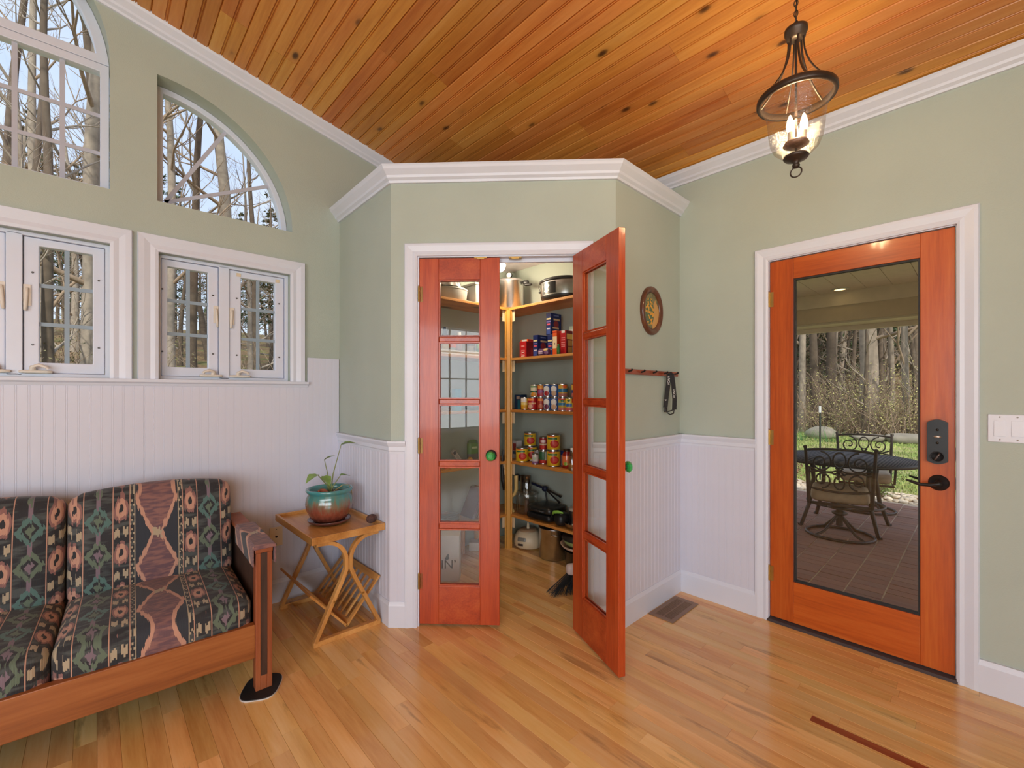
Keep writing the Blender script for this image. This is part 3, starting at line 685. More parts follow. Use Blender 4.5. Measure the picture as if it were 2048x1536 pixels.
# local: x to the left is negative, y to the back
for x_ in (-.064, -SLEN):
    for y_ in (0, SD-.05):
        m = MB(); m.box(x_, x_+.02, y_, y_+.05, .008, .60); m.box(x_+.044, x_+.064, y_, y_+.05, .008, .60)
        m.box(x_+.02, x_+.044, y_, y_+.05, .008, .07)
        lg = m.build('leg', SOFAP, sofa, .002)
        B((x_+.02, x_+.044, y_-.002 if y_ == 0 else y_, y_+.05, .07, .60)).build('inlay', SOFADARK, lg)
    B((x_+.012, x_+.052, .05, SD-.05, .16, .585)).build('arm_panel', SOFADARK, sofa, .002)
    B((x_-.003, x_+.067, -.002, SD, .60, .618)).build('arm_rest', SOFAP, sofa, .003)
B((-SLEN+.064, -.064, .006, .042, .15, .295)).build('front_rail', SOFAW, sofa, .003)
B((-SLEN+.064, -.064, SD-.04, SD-.005, .15, .30)).build('back_rail', SOFAW, sofa, .003)
B((-SLEN+.064, -.064, SD-.035, SD-.008, .60, .70)).build('back_rail', SOFAW, sofa, .003)
B((-SLEN+.064, -.064, .042, SD-.04, .20, .225)).build('seat_deck', SOFADARK, sofa)
CW = (SLEN-.128)/3
for i in range(3):
    cx = -.066-CW*(i+.5)
    m = MB(); m.soft(CW-.003, .61, .18, .045, 12, .02); o = m.build('seat_cushion', IKAT, sofa, loc=(cx, .335, .318))
    m = MB(); m.soft(CW-.004, .16, .47, .05, 12, .03); o = m.build('back_cushion', IKAT, sofa, loc=(cx, .615, .595), rot=(RAD(-9), 0, 0))
for x_ in (-.032, -SLEN+.032):
    m = MB(); m.prism([(-.045, -.07), (-.045, .012), (-.036, .02), (.036, .02), (.045, .012), (.045, -.07), (.040, -.07), (.040, 0), (-.040, 0), (-.040, -.07)], -.012, .40, 'y')
    m.build('arm_cover', IKAT, sofa, .004, loc=(x_, .005, .619))
sp = MB()
oval = [(math.copysign(abs(cos(2*pi*i/40))**.6, cos(2*pi*i/40))*.072, math.copysign(abs(sin(2*pi*i/40))**.6, sin(2*pi*i/40))*.088) for i in range(40)]
gl_ = thing('furniture_glide', 'black pad with a pale rim under the front leg of the sofa', 'furniture pad', (SX-.034, SY+.03, .0005), RAD(-30))
sp.prism([(x*1.03, y*1.03) for x, y in oval], 0, .004, 'z'); sp.build('rim', plain('pale_rim', S(206, 206, 206), .5), gl_)
sp = MB(); sp.prism(oval, .004, .0072, 'z'); sp.build('pad', plain('black_pad', (.012, .012, .013), .6), gl_)

# ------------------------------------------------------------------ side table with magazine rack
tb_ = thing('side_table', 'honey bamboo side table with bent legs and a slatted magazine rack', 'table', (.985, 2.60, 0), 0)
TX, TY, TZ = .19, .30, .565                           # half sizes, height
B((-TX, TX, -TY, TY, TZ-.03, TZ-.018)).build('table_top', BAMBOO, tb_)
m = MB()
for bx in ((-TX-.008, TX+.008, -TY-.008, -TY+.006), (-TX-.008, TX+.008, TY-.006, TY+.008), (-TX-.008, -TX+.006, -TY, TY), (TX-.006, TX+.008, -TY, TY)):
    B((*bx, TZ-.038, TZ)).build('tray_edge', BAMBOO, tb_, .002)
def strip(pts, wid, th, y):   # bent strip in the x-z plane
    mb = MB(); P = [Vector(p) for p in pts]; L = []
    for i, p in enumerate(P):
        d = (P[min(i+1, len(P)-1)]-P[max(i-1, 0)]).normalized(); n_ = Vector((-d.y, d.x))*th/2; L.append((p+n_, p-n_))
    vs = []; n = len(L)
    for a, c in L: vs += [(a.x, y-wid/2, a.y), (a.x, y+wid/2, a.y), (c.x, y+wid/2, c.y), (c.x, y-wid/2, c.y)]
    fs = [(4*i+k, 4*i+(k+1) % 4, 4*i+4+(k+1) % 4, 4*i+4+k) for i in range(n-1) for k in range(4)]+[(0, 1, 2, 3), (4*n-1, 4*n-2, 4*n-3, 4*n-4)]
    mb.add(vs, fs); return mb
for y_ in (-.275, .275):
    for sgn in (-1, 1):
        pts = [(sgn*.172, .022), (sgn*.095, .18), (sgn*.035, .30)] + [(sgn*(.011+.0*0), .36+.0)] + [(sgn*(.011+.115*(1-cos(a))), .40+.118*sin(a)) for a in [pi/2*i/8 for i in range(9)]] + [(sgn*.168, TZ-.045)]
        strip(pts, .030, .020, y_).build('leg', BAMBOOZ, tb_, .0015)
    B((-.182, .182, y_-.014, y_+.014, 0, .026)).build('base_rail', BAMBOO, tb_, .002)
for x_ in (-.13, .13): B((x_-.012, x_+.012, -.262, .262, .003, .02)).build('side_rail', BAMBOO, tb_, .002)
for sgn in (-1, 1):
    rk = Matrix.Translation((.005, 0, .035)) @ Matrix.Rotation(sgn*RAD(41), 4, 'Y')
    rr = MB(); rr.M = rk; rr.box(-.006, .006, -.25, .25, .0, .028); rro = rr.build('rack_panel', BAMBOO, tb_)
    q = MB(); q.M = rk; q.box(-.006, .006, -.25, .25, .255, .29); q.build('top_rail', BAMBOO, rro, .001)
    for i in range(9):
        y_ = -.238+.0595*i; q = MB(); q.M = rk; hw = .012 if i in (0, 8) else .006
        q.box(-.005, .005, y_-hw, y_+hw, .026, .257); q.build('slat', BAMBOOZ, rro)
for y_ in (-.29, .29):
    for x_ in (-.078, .078): m = MB(); m.cyl((x_, y_-.002, .205), (x_, y_+.002, .205), .006, n=10); m.build('bolt', BRASS, tb_)

# potted plant
pot_xy = (.985, 2.58)
def pot_mat():
    m, t, b = new_mat('teal_to_red_glaze'); setp(b, .18, 0, .6, .6)
    tc = N(t, 'TexCoord'); s = N(t, 'SeparateXYZ'); lk(t, tc.outputs['Object'], s.inputs[0])
    mp = N(t, 'Mapping'); mp.inputs['Scale'].default_value = (1, 1, .18); lk(t, tc.outputs['Object'], mp.inputs[0])
    n = N(t, 'TexNoise', i_Scale=55.0, i_Detail=4.0); lk(t, mp.outputs[0], n.inputs['Vector'])
    f = MA(t, 'ADD', MA(t, 'DIVIDE', s.outputs['Z'], .16), MA(t, 'MULTIPLY', MA(t, 'SUBTRACT', n.outputs[0], .5), .7))
    lk(t, RAMP(t, f, [(.0, S(98, 50, 38)), (.38, S(140, 74, 56)), (.58, S(126, 110, 88)), (.72, S(84, 132, 122)), (1., S(64, 140, 144))]), b.inputs['Base Color']); return m
plant = thing('potted_plant', 'young green arrowhead plant in a teal and rust glazed pot', 'plant', (*pot_xy, TZ-.0175), 0)
plant.scale = (1.05, 1.05, 1.28)
fl_ = lambda a, z: 1+.022*abs(sin(a*11))*(1 if .02 < z < .125 else 0)
m = MB(); m.lathe([(0, .012), (.078, .012), (.096, .03), (.116, .065), (.121, .09), (.116, .115), (.107, .132), (.113, .138), (.121, .148), (.119, .156), (.109, .156), (.104, .145), (.100, .12), (0, .12)], 66, flute=fl_)
m.build('pot', pot_mat(), plant)
m = MB(); m.lathe([(0, 0), (.085, 0), (.108, .012), (.112, .02), (.104, .018), (.08, .01), (0, .01)], 40); m.build('saucer', plain('rust_saucer', S(104, 62, 54), .25, 0, .5, .5, var=.2), plant)
m = MB(); m.lathe([(0, .137), (.05, .135), (.102, .13)], 26); m.build('soil', plain('potting_soil', S(70, 48, 36), .95, var=.4, scale=90, bump=1, bscale=120), plant)
m = MB(); m.M = Matrix.Translation((-.055, -.045, .136)) @ Matrix.Rotation(.35, 4, 'X'); m.lathe([(.026, 0), (.027, .016), (.02, .02), (.016, .012), (.014, .0)], 8); m.build('clay_cup', plain('terracotta', S(160, 92, 64), .8), plant)
LEAF = plain('leaf_green', S(128, 162, 84), .45, var=.25, scale=30); STEM = plain('stem_green', S(130, 140, 84), .5)
def leaf(mb, base, d, L, wd):
    d = Vector(d).normalized(); sd = d.cross(UP); sd = sd.normalized() if sd.length > .05 else Vector((1, 0, 0)); up = sd.cross(d)
    pts = [(0, -.45), (.12, -.62), (.3, -1), (.55, -.72), (.8, -.32), (1, 0)]; vs = []; base = Vector(base)
    mid = [base+d*L*a-up*(a*a*L*.25) for a, _ in pts]
    for (a, k_), mp_ in zip(pts, mid): vs += [mp_+sd*wd*k_+up*abs(k_)*wd*.25, mp_, mp_-sd*wd*k_+up*abs(k_)*wd*.25]
    fs = [(3*i+j, 3*i+1+j, 3*i+4+j, 3*i+3+j) for i in range(5) for j in (0, 1)]; mb.add(vs, fs, 0, True)
for tip, d, L in (((.055, -.02, .345), (.9, -.4, .3), .075), ((-.035, -.02, .285), (.5, -.3, .35), .05), ((-.075, -.03, .225), (-.9, -.4, -.1), .07), ((-.05, -.05, .218), (.2, -.9, -.35), .06), ((.055, -.01, .205), (.9, 0, .1), .05)):
    st = MB(); st.tube([(.005, 0, .13), (.004+tip[0]*.25, tip[1]*.2, .13+(tip[2]-.13)*.4), tip], [.004, .003, .0018], 6); so = st.build('stem', STEM, plant)
    lf = MB(); leaf(lf, tip, d, L*1.15, L*.5); lo_ = lf.build('leaf', LEAF, so)
m = MB(); m.tube([(.02, 0, .135), (.06, -.03, .165), (.1, -.02, .16), (.118, -.01, .135), (.122, -.01, .11)], .0022, 6); m.build('runner', plain('dry_runner', S(170, 150, 100), .8), plant)
m = MB(); m.soft(.062, .048, .046, .022, 5); rk_ = m.build('stone', plain('dark_lava_stone', S(84, 58, 52), .85, var=.4, scale=60, bump=1, bscale=70), loc=(1.135, 2.36, TZ+.020), rot=(.1, 0, .5)); tag(rk_, 'small round dark brown stone on the corner of the bamboo table', 'stone')

# outlet, switch, vent
p = aty(551, 1072, YL)
ol = thing('wall_outlet', 'cream single outlet plate on the wainscot behind the sofa arm', 'outlet', (p.x, YL-.012, p.z), 0)
B((-.036, .036, -.006, .003, -.058, .058)).build('cover_plate', CREAM, ol, .002)
m = MB(); m.M = Matrix.Rotation(pi/2, 4, 'X'); m.lathe([(0, .0075), (.007, .0075), (.007, .005)], 12); m.build('socket', BLACKP, ol)
for z in (-.045, .045): m = MB(); m.M = Matrix.Translation((0, 0, z)) @ Matrix.Rotation(pi/2, 4, 'X'); m.lathe([(0, .0068), (.003, .0068), (.003, .005)], 8); m.build('screw', DARKSCREW, ol)
sw = thing('light_switch', 'white double rocker switch plate beside the entrance door', 'light switch', (XR, -.078, 1.142), -pi/2)
B((-.06, .06, -.007, 0, -.059, .059)).build('cover_plate', plain('switch_white', S(220, 223, 233), .35, var=.01), sw, .003)
for x_ in (-.025, .025):
    m = MB(); m.prism([(-.0065, -.033), (-.0115, -.033), (-.0085, .033), (-.0065, .033)], x_-.0165, x_+.0165, 'x'); m.build('rocker', plain('switch_white', (1, 1, 1)), sw, .001)
    for z in (-.048, .048): m = MB(); m.M = Matrix.Translation((x_, 0, z)) @ Matrix.Rotation(pi/2, 4, 'X'); m.lathe([(0, .0082), (.003, .008), (.003, .006)], 8); m.build('screw', STEEL, sw)
v0, v1, v2, v3 = atz(1303, 1230, 0), atz(1351, 1250, 0), atz(1398, 1213, 0), atz(1362, 1184, 0)
vc = (v0+v2)/2
vt = thing('floor_vent', 'brown metal floor register by the white baseboard', 'vent', (vc.x+.01, vc.y+.015, 0), 0)
TAUPE = plain('taupe_metal', S(140, 112, 92), .45, .2)
m = MB()
for bx in ((-.165, .165, -.075, -.05), (-.165, .165, .05, .075), (-.165, -.135, -.05, .05), (.135, .165, -.05, .05)): m.box(*bx, .0005, .005)
m.build('frame', TAUPE, vt, .002)
B((-.137, .137, -.052, .052, .0004, .0012)).build('duct_opening', BLACKP, vt)
for i in range(22):
    x_ = -.131+.0125*i; m = MB(); m.box(x_-.0028, x_+.0028, -.052, .052, .0012, .0042); m.build('slat', TAUPE, vt)
B((-.137, .137, -.003, .003, .0012, .0046)).build('cross_bar', TAUPE, vt)

# oval picture, key rail, lanyard
def picture_mat():
    m, t, b = new_mat('yellow_flower_print'); setp(b, .5)
    tc = N(t, 'TexCoord'); s = N(t, 'SeparateXYZ'); lk(t, tc.outputs['Object'], s.inputs[0])
    x, z = s.outputs['X'], s.outputs['Z']
    n = N(t, 'TexNoise', i_Scale=38.0, i_Detail=3.0); lk(t, tc.outputs['Object'], n.inputs['Vector'])
    col = MIX(t, RAMP(t, n.outputs[0], [(.4, 0.), (.6, 1.)]), S(96, 98, 74), S(132, 128, 92))
    tri = MA(t, 'MULTIPLY', MA(t, 'GREATER_THAN', x, .012), MA(t, 'LESS_THAN', z, MA(t, 'ADD', .07, MA(t, 'MULTIPLY', MA(t, 'ABSOLUTE', MA(t, 'SUBTRACT', x, .045)), -1.2))))
    col = MIX(t, tri, col, S(206, 160, 96))
    dx = MA(t, 'DIVIDE', MA(t, 'ADD', x, .018), .05); dz_ = MA(t, 'DIVIDE', MA(t, 'ADD', z, .005), .085)
    bq = MA(t, 'LESS_THAN', MA(t, 'ADD', MA(t, 'ADD', MA(t, 'MULTIPLY', dx, dx), MA(t, 'MULTIPLY', dz_, dz_)), MA(t, 'MULTIPLY', n.outputs[0], .5)), 1.2)
    vo = N(t, 'TexVoronoi', i_Scale=52.0); lk(t, tc.outputs['Object'], vo.inputs['Vector'])
    fl2 = RAMP(t, vo.outputs['Distance'], [(.25, S(232, 152, 38)), (.42, S(220, 180, 80)), (.5, S(70, 92, 66)), (.8, S(96, 118, 88))])
    lk(t, MIX(t, bq, col, fl2), b.inputs['Base Color']); return m
pc = aty(1301, 622, 1.362)
pic = thing('oval_picture', 'oval wood framed picture of yellow flowers on the green pantry wall', 'picture', (pc.x, 1.362, pc.z), 0)
m = MB()
rw, rh = .118, .142
ring = [(1.02, 0), (1.02, -.012), (.98, -.02), (.9, -.024), (.82, -.014), (.76, -.012), (.76, -.004)]
vs = []; K = 48
for s_, y_ in ring: vs += [(rw*s_*cos(2*pi*k/K), y_, rh*s_*sin(2*pi*k/K)) for k in range(K)]
m.add(vs, [(i*K+k, i*K+(k+1) % K, (i+1)*K+(k+1) % K, (i+1)*K+k) for i in range(len(ring)-1) for k in range(K)], 0, True)
m.build('frame', wood('walnut_frame', S(58, 32, 20), S(94, 54, 34), S(118, 72, 46), 'z', 20, 6, .3, .3, obj=True), pic)
m = MB(); m.prism([(rw*.79*cos(2*pi*k/K), rh*.79*sin(2*pi*k/K)) for k in range(K)], -.006, -.001, 'y'); m.build('print', picture_mat(), pic)
r0, r1 = aty(1262, 744, 1.362), aty(1352, 749, 1.362)
kr = thing('key_rail', 'reddish wooden peg rail on the green pantry wall under the picture', 'peg rail', ((r0.x+r1.x)/2-.05, 1.362, 1.413), 0)
hl = (r1.x-r0.x)/2+.05
B((-hl, hl, -.016, 0, -.015, .015)).build('rail', wood('red_rail_wood', S(120, 48, 26), S(156, 70, 40), S(176, 92, 56), 'x', 24, 8, .3, .3, knots=9, obj=True), kr, .003)
for i in range(5):
    x_ = -hl+.05+i*(2*hl-.1)/4
    m = MB(); m.tube([(x_, -.014, .0), (x_, -.034, .004), (x_, -.04, .012)], [.005, .0045, .007], 8); m.build('peg', BRONZE, kr)
la = aty(1338, 750, 1.325)
ly = thing('lanyard', 'black lanyard with white lettering hanging from the peg rail', 'lanyard', (la.x, 1.318, 1.405), RAD(-38))
BLK = plain('black_webbing', (.012, .012, .013), .7, var=.15, scale=60, bump=.4, bscale=300)
for nm_, pts, dy in (('strap', [(-.008, .008), (-.012, -.06), (-.026, -.16), (-.03, -.20)], 0.), ('strap', [(.008, .008), (.018, -.06), (.026, -.15), (.024, -.215)], -.006)):
    mb = MB(); vs = []
    for x_, z_ in pts: vs += [(x_-.014, dy-.001, z_), (x_+.014, dy-.001, z_), (x_+.014, dy+.001, z_), (x_-.014, dy+.001, z_)]
    n = len(pts); mb.add(vs, [(4*i+k, 4*i+(k+1) % 4, 4*i+4+(k+1) % 4, 4*i+4+k) for i in range(n-1) for k in range(4)]+[(0, 1, 2, 3), (4*n-1, 4*n-2, 4*n-3, 4*n-4)])
    mb.build(nm_, BLK, ly)
m = MB(); m.tube([(-.012, -.003, .004), (0, -.014, .014), (.012, -.003, .004)], .006, 8); m.build('loop', BLK, ly)
m = MB(); m.soft(.022, .01, .03, .004, 3, c=(-.028, 0, -.215)); m.build('buckle', BLACKP, ly)
m = MB(); m.tube([(-.02, 0, -.232), (.0, 0, -.245), (.022, 0, -.238), (.026, 0, -.215), (.01, 0, -.22), (-.01, 0, -.226)], .004, 7, True); m.build('clasp', BLACKP, ly)
WH = plain('white_print', (.8, .8, .8), .5)
for txt, x_, z_, a_, dy in (('VONT', -.0085, -.035, 1.5, -.0025), ('VONT', .0225, -.115, 1.55, -.0085), ('V', -.0265, -.155, 1.7, -.0025)):
    me = text_data(txt, .02, WH, .0002); link('lettering', me, ly, loc=(x_, dy, z_), rot=(pi/2, -a_, 0))

# ------------------------------------------------------------------ pendant lantern
pl_d = 1.60; pl_l = (1592-CX)/F_PX*pl_d
pxy = FW*pl_d+RT*pl_l; pxz = EYE+(HOR-355)/F_PX*pl_d
pend = thing('pendant_lamp', 'dark bronze bell jar pendant lamp with three lit candle bulbs', 'lamp', (pxy.x, pxy.y, pxz), 0)
# heights above the ring bottom
zr = lambda v: (355-v)/F_PX*1.79
pend.scale = (pl_d/1.79,)*3
zrim, zhub, zbot = zr(196), zr(62), zr(318)
BRZ = plain('pendant_bronze', S(70, 58, 50), .4, .6, var=.15)
m = MB(); m.tube([(0, .020*cos(a), .022+.020*sin(a)) for a in [2*pi*i/20 for i in range(20)]], .0028, 8, True); m.build('ring', BRZ, pend)
m = MB(); m.lathe([(0, .038), (.012, .04), (.014, .05), (.01, .058), (.022, .068), (.040, .074), (.046, .082), (.043, .088), (0, .09)], 24); m.build('finial_cap', BRZ, pend)
bell = [(.024, .086), (.058, .096), (.080, .118), (.092, .15), (.098, .19), (.101, .235), (.107, .27), (.120, .30), (.134, zrim-.004)]
m = MB(); m.lathe(bell, 40); m.build('glass_bell', thin_glass('seeded_glass', (.95, .93, .89), .05, .38, .08, bump=.4, bscale=150), pend)
m = MB(); R_ = .138; m.lathe([(R_-.012, zrim-.012), (R_, zrim-.012), (R_+.003, zrim-.004), (R_+.002, zrim+.010), (R_-.004, zrim+.016), (R_-.012, zrim+.014), (R_-.012, zrim-.012)], 48); m.build('rim', BRZ, pend)
m = MB(); m.lathe([(0, zhub-.038), (.02, zhub-.038), (.034, zhub-.03), (.036, zhub-.012), (.041, zhub-.008), (.041, zhub+.008), (.033, zhub+.014), (.012, zhub+.02), (0, zhub+.022)], 28); m.build('hub', BRZ, pend)
for i in range(6):
    a = pi/6+i*pi/3; pts = []
    for k in range(9):
        t_ = k/8; rr = .026+(R_-.008-.026)*(t_**2.3); z_ = zhub-.03+(zrim+.012-(zhub-.03))*t_
        pts.append((rr*cos(a), rr*sin(a), z_))
    m = MB(); m.tube(pts, .0042 if i % 2 else .0032, 8); m.build('arm', BRZ, pend)
m = MB(); m.cyl((0, 0, .10), (0, 0, zhub-.03), .0045, n=8); m.build('stem', BRZ, pend)
m = MB(); m.lathe([(0, .118), (.03, .122), (.046, .132), (.042, .142), (.018, .15), (0, .152)], 20); m.build('candle_pan', plain('pan_bronze', S(120, 92, 82), .4, .5), pend)
BULB = emit('warm_bulb', (1, .80, .52), 6)
for i in range(3):
    a = i*2*pi/3+.5; cx_, cy_ = .028*cos(a), .028*sin(a)
    m = MB(); m.cyl((cx_, cy_, .138), (cx_, cy_, .178), .0095, n=12); cd = m.build('candle', plain('candle_sleeve', S(226, 206, 180), .5), pend)
    m = MB(); m.lathe([(.006, .178), (.012, .19), (.0145, .205), (.011, .225), (.005, .243), (0, .25)], 14, (cx_, cy_, 0)); m.build('bulb', BULB, cd)
topz = (ceil_z(pxy.x)-pxz)/(pl_d/1.79)
nl = int((topz-zhub-.02)/.021)
for i in range(max(2, nl)):
    z_ = zhub+.028+i*.021; ax_ = (i % 2)
    m = MB(); m.tube([((.007*cos(a) if ax_ else 0), (0 if ax_ else .007*cos(a)), z_+.014*sin(a)) for a in [2*pi*k/12 for k in range(12)]], .0018, 6, True); m.build('chain_link', BRZ, pend)
m = MB(); m.tube([(.004, .003, zhub+.015), (.005, -.003, (zhub+topz)/2), (.002, .003, topz-.02)], .0022, 6); m.build('cord', BLACKP, pend)
m = MB(); m.lathe([(0, topz-.03), (.02, topz-.03), (.055, topz-.018), (.06, topz-.002), (.06, topz+.02), (0, topz+.02)], 24); m.build('canopy', BRZ, pend)
light('pendant_bulbs', 'POINT', (pxy.x, pxy.y, pxz+.215), (0, 0, 0), 12, (1, .74, .42), .04)

# ------------------------------------------------------------------ pantry: shelving
ZS = [.285, .725, 1.155, 1.585, 2.005]; SXF, SYF = 2.52, 2.715
sh = thing('pantry_shelving', 'L shaped pine pantry shelving with a yellow corner post', 'shelf', (SXF, SYF, 0), 0)
SHL = wood('pine_shelf_across', S(170, 100, 40), S(208, 140, 66), S(222, 164, 92), 'x', 9, 14, .45, .1, knots=3.5, var=.08)
for z in ZS:
    B((.0, XR-.003-SXF, 1.475-SYF, .0, z-.02, z)).build('shelf_board', SHELFW, sh, .002)
    B((1.33-SXF, XR-.003-SXF, .001, YL-.003-SYF, z-.02, z)).build('shelf_board', SHL, sh, .002)
m = MB(); m.prism([(-.024, -.004), (-.004, -.024), (.004, -.024), (.010, -.018), (.018, -.024), (.026, -.02), (.026, -.003), (-.003, .026), (-.02, .026), (-.024, .018), (-.018, .010)], 0, 1.985, 'z')
m.build('post', POSTW, sh, .002, loc=(-.006, -.004, 0))
for z in ZS:
    for q in (-1, 1):
        m = MB(); (m.box(.02, .026, -.05, -.01, z-.115, z-.022) if q > 0 else m.box(-.05, -.01, .02, .026, z-.115, z-.022)); m.build('bracket', CREAM, sh, .003)
def ry(u, x): return atx(u, 787, x).y
def lxx(u, y): return aty(u, 787, y).x
globe = thing('pantry_light', 'white globe light glowing on the pantry ceiling', 'lamp', (2.33, 2.62, 2.405), 0)
m = MB(); m.lathe([(0, 0), (.05, 0), (.05, -.02), (.035, -.03)], 20); m.build('base', plain('lamp_base_white', S(230, 226, 222), .5), globe)
m = MB(); m.lathe([(.028, -.028), (.03, -.05), (.045, -.075), (.052, -.1), (.045, -.13), (.025, -.148), (0, -.153)], 20); m.build('bulb', emit('pantry_globe', (1, .93, .82), 6), globe)
light('pantry_bulb', 'POINT', (2.30, 2.58, 2.20), (0, 0, 0), 12, (1, .82, .58), .05)

RED, DRED, YEL, BLUE, NAVY_, WHT, ORA, GRN, BEI, PUR, BRN, BLK_ = S(178, 26, 34), S(130, 16, 28), S(226, 184, 40), S(58, 92, 156), S(26, 40, 96), S(226, 224, 220), S(222, 96, 40), S(48, 96, 58), S(206, 170, 136), S(100, 70, 110), S(120, 76, 44), S(24, 24, 26)
def can(label, cat_group, x, y, z, r, h, base, shapes, face=-pi/2+RAD(35)):
    m = MB(); m.lathe([(0, .002), (r*.93, .002), (r*.97, 0), (r, .003), (r*.97, .007), (r*.97, h-.007), (r, h-.003), (r*.97, h), (r*.93, h-.003), (0, h-.004)], 24)
    o = m.build('food_can', STEEL, loc=(x, y, z), rot=(0, 0, face)); tag(o, label, 'can', cat_group)
    q = MB(); q.lathe([(r*.975, .008), (r*.985, .009), (r*.985, h-.009), (r*.975, h-.008)], 24); q.build('label', print_mat('can_print', base, shapes), o)
    return o
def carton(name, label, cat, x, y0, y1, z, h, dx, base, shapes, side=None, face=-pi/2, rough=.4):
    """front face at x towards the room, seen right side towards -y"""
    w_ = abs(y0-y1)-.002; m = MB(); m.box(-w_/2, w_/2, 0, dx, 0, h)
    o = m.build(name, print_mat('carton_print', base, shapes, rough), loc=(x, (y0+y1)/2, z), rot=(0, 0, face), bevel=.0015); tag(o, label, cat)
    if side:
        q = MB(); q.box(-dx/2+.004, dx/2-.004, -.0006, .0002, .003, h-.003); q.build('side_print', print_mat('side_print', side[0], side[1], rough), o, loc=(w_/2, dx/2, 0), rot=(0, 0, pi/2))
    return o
bars = lambda w_, zs, c: [('r', 0, z_, w_, .0035, c) for z_ in zs]
# shelf 4 up: packets
z = ZS[3]; X = 2.57
yy = lambda u: ry(u, X)
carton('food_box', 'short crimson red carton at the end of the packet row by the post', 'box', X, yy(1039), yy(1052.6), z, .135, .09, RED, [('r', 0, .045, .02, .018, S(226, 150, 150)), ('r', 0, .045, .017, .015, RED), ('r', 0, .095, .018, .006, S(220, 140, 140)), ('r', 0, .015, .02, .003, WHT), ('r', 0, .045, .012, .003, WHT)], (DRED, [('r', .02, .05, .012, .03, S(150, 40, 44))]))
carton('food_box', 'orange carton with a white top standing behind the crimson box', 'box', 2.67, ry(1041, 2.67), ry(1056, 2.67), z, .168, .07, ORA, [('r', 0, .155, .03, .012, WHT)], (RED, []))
def biscuit(label, x, u0, u1, zz, h, dx):
    y0, y1 = ry(u0, x), ry(u1, x); w_ = abs(y0-y1)/2
    return carton('biscuit_box', label, 'box', x, y0, y1, zz, h, dx, NAVY_, [('r', 0, h-.045, w_*.8, .006, S(220, 208, 150)), ('r', 0, h-.068, w_*.8, .003, S(130, 120, 190)), ('r', 0, h-.088, w_*.6, .006, S(224, 90, 110)), ('r', -.002, .035, w_*.7, .028, S(60, 80, 150)), ('r', 0, .05, w_*.6, .004, WHT)],
        (NAVY_, [('e', 0, h*.5, dx*.24, h*.16, S(150, 50, 50)), ('r', dx*.05, h*.72, dx*.3, .007, S(214, 184, 140)), ('r', -.005, h*.33, dx*.3, .007, S(214, 184, 140)), ('r', 0, h-.018, dx*.25, .005, S(110, 120, 170))]))
biscuit('navy biscuit box with a wafer picture standing on the packet shelf', 2.56, 1066, 1075.5, z, .172, .13)
biscuit('navy biscuit box standing under another one on the packet shelf', 2.60, 1094.5, 1105, z, .165, .13)
biscuit('navy biscuit box perched on top of another box', 2.60, 1092, 1102, z+.166, .172, .125)
m = MB(); m.soft(.11, .05, .055, .02, 5); o = m.build('snack_bag', print_mat('snack_print', S(84, 48, 96), [('r', -.02, .004, .022, .006, S(214, 190, 208)), ('r', -.02, -.01, .022, .005, S(214, 190, 208)), ('e', .03, .015, .02, .012, S(206, 176, 112)), ('e', .036, -.008, .016, .014, S(140, 100, 140))], .3), loc=(2.545, (ry(1075, 2.545)+ry(1103, 2.545))/2, z+.0275), rot=(0, 0, -pi/2)); tag(o, 'small purple snack bag lying in front of the navy boxes', 'bag')
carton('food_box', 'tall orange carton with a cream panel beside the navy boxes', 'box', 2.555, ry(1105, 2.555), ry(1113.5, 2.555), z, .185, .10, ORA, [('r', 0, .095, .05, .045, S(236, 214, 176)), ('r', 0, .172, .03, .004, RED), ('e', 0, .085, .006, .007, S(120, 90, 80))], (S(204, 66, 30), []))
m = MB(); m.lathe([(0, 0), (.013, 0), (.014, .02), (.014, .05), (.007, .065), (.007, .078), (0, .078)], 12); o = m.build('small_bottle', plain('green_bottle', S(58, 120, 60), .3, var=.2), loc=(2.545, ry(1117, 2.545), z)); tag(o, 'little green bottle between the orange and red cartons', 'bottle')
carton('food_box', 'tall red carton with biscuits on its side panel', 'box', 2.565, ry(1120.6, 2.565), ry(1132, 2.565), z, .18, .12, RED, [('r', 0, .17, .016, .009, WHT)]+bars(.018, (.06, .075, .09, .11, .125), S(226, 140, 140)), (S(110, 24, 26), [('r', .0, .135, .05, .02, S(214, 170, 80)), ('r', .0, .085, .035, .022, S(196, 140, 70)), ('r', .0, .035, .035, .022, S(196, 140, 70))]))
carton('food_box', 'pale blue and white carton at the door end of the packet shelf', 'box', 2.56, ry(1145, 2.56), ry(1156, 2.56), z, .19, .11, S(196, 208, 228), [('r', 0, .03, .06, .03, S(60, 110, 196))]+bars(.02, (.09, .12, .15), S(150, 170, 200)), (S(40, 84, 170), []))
carton('cracker_tin', 'green edged tin standing behind the pale blue carton', 'box', 2.68, ry(1138, 2.68), ry(1160, 2.68), z, .225, .06, S(150, 170, 150), [('r', 0, .19, .05, .012, S(190, 200, 190))], (S(90, 110, 96), []))
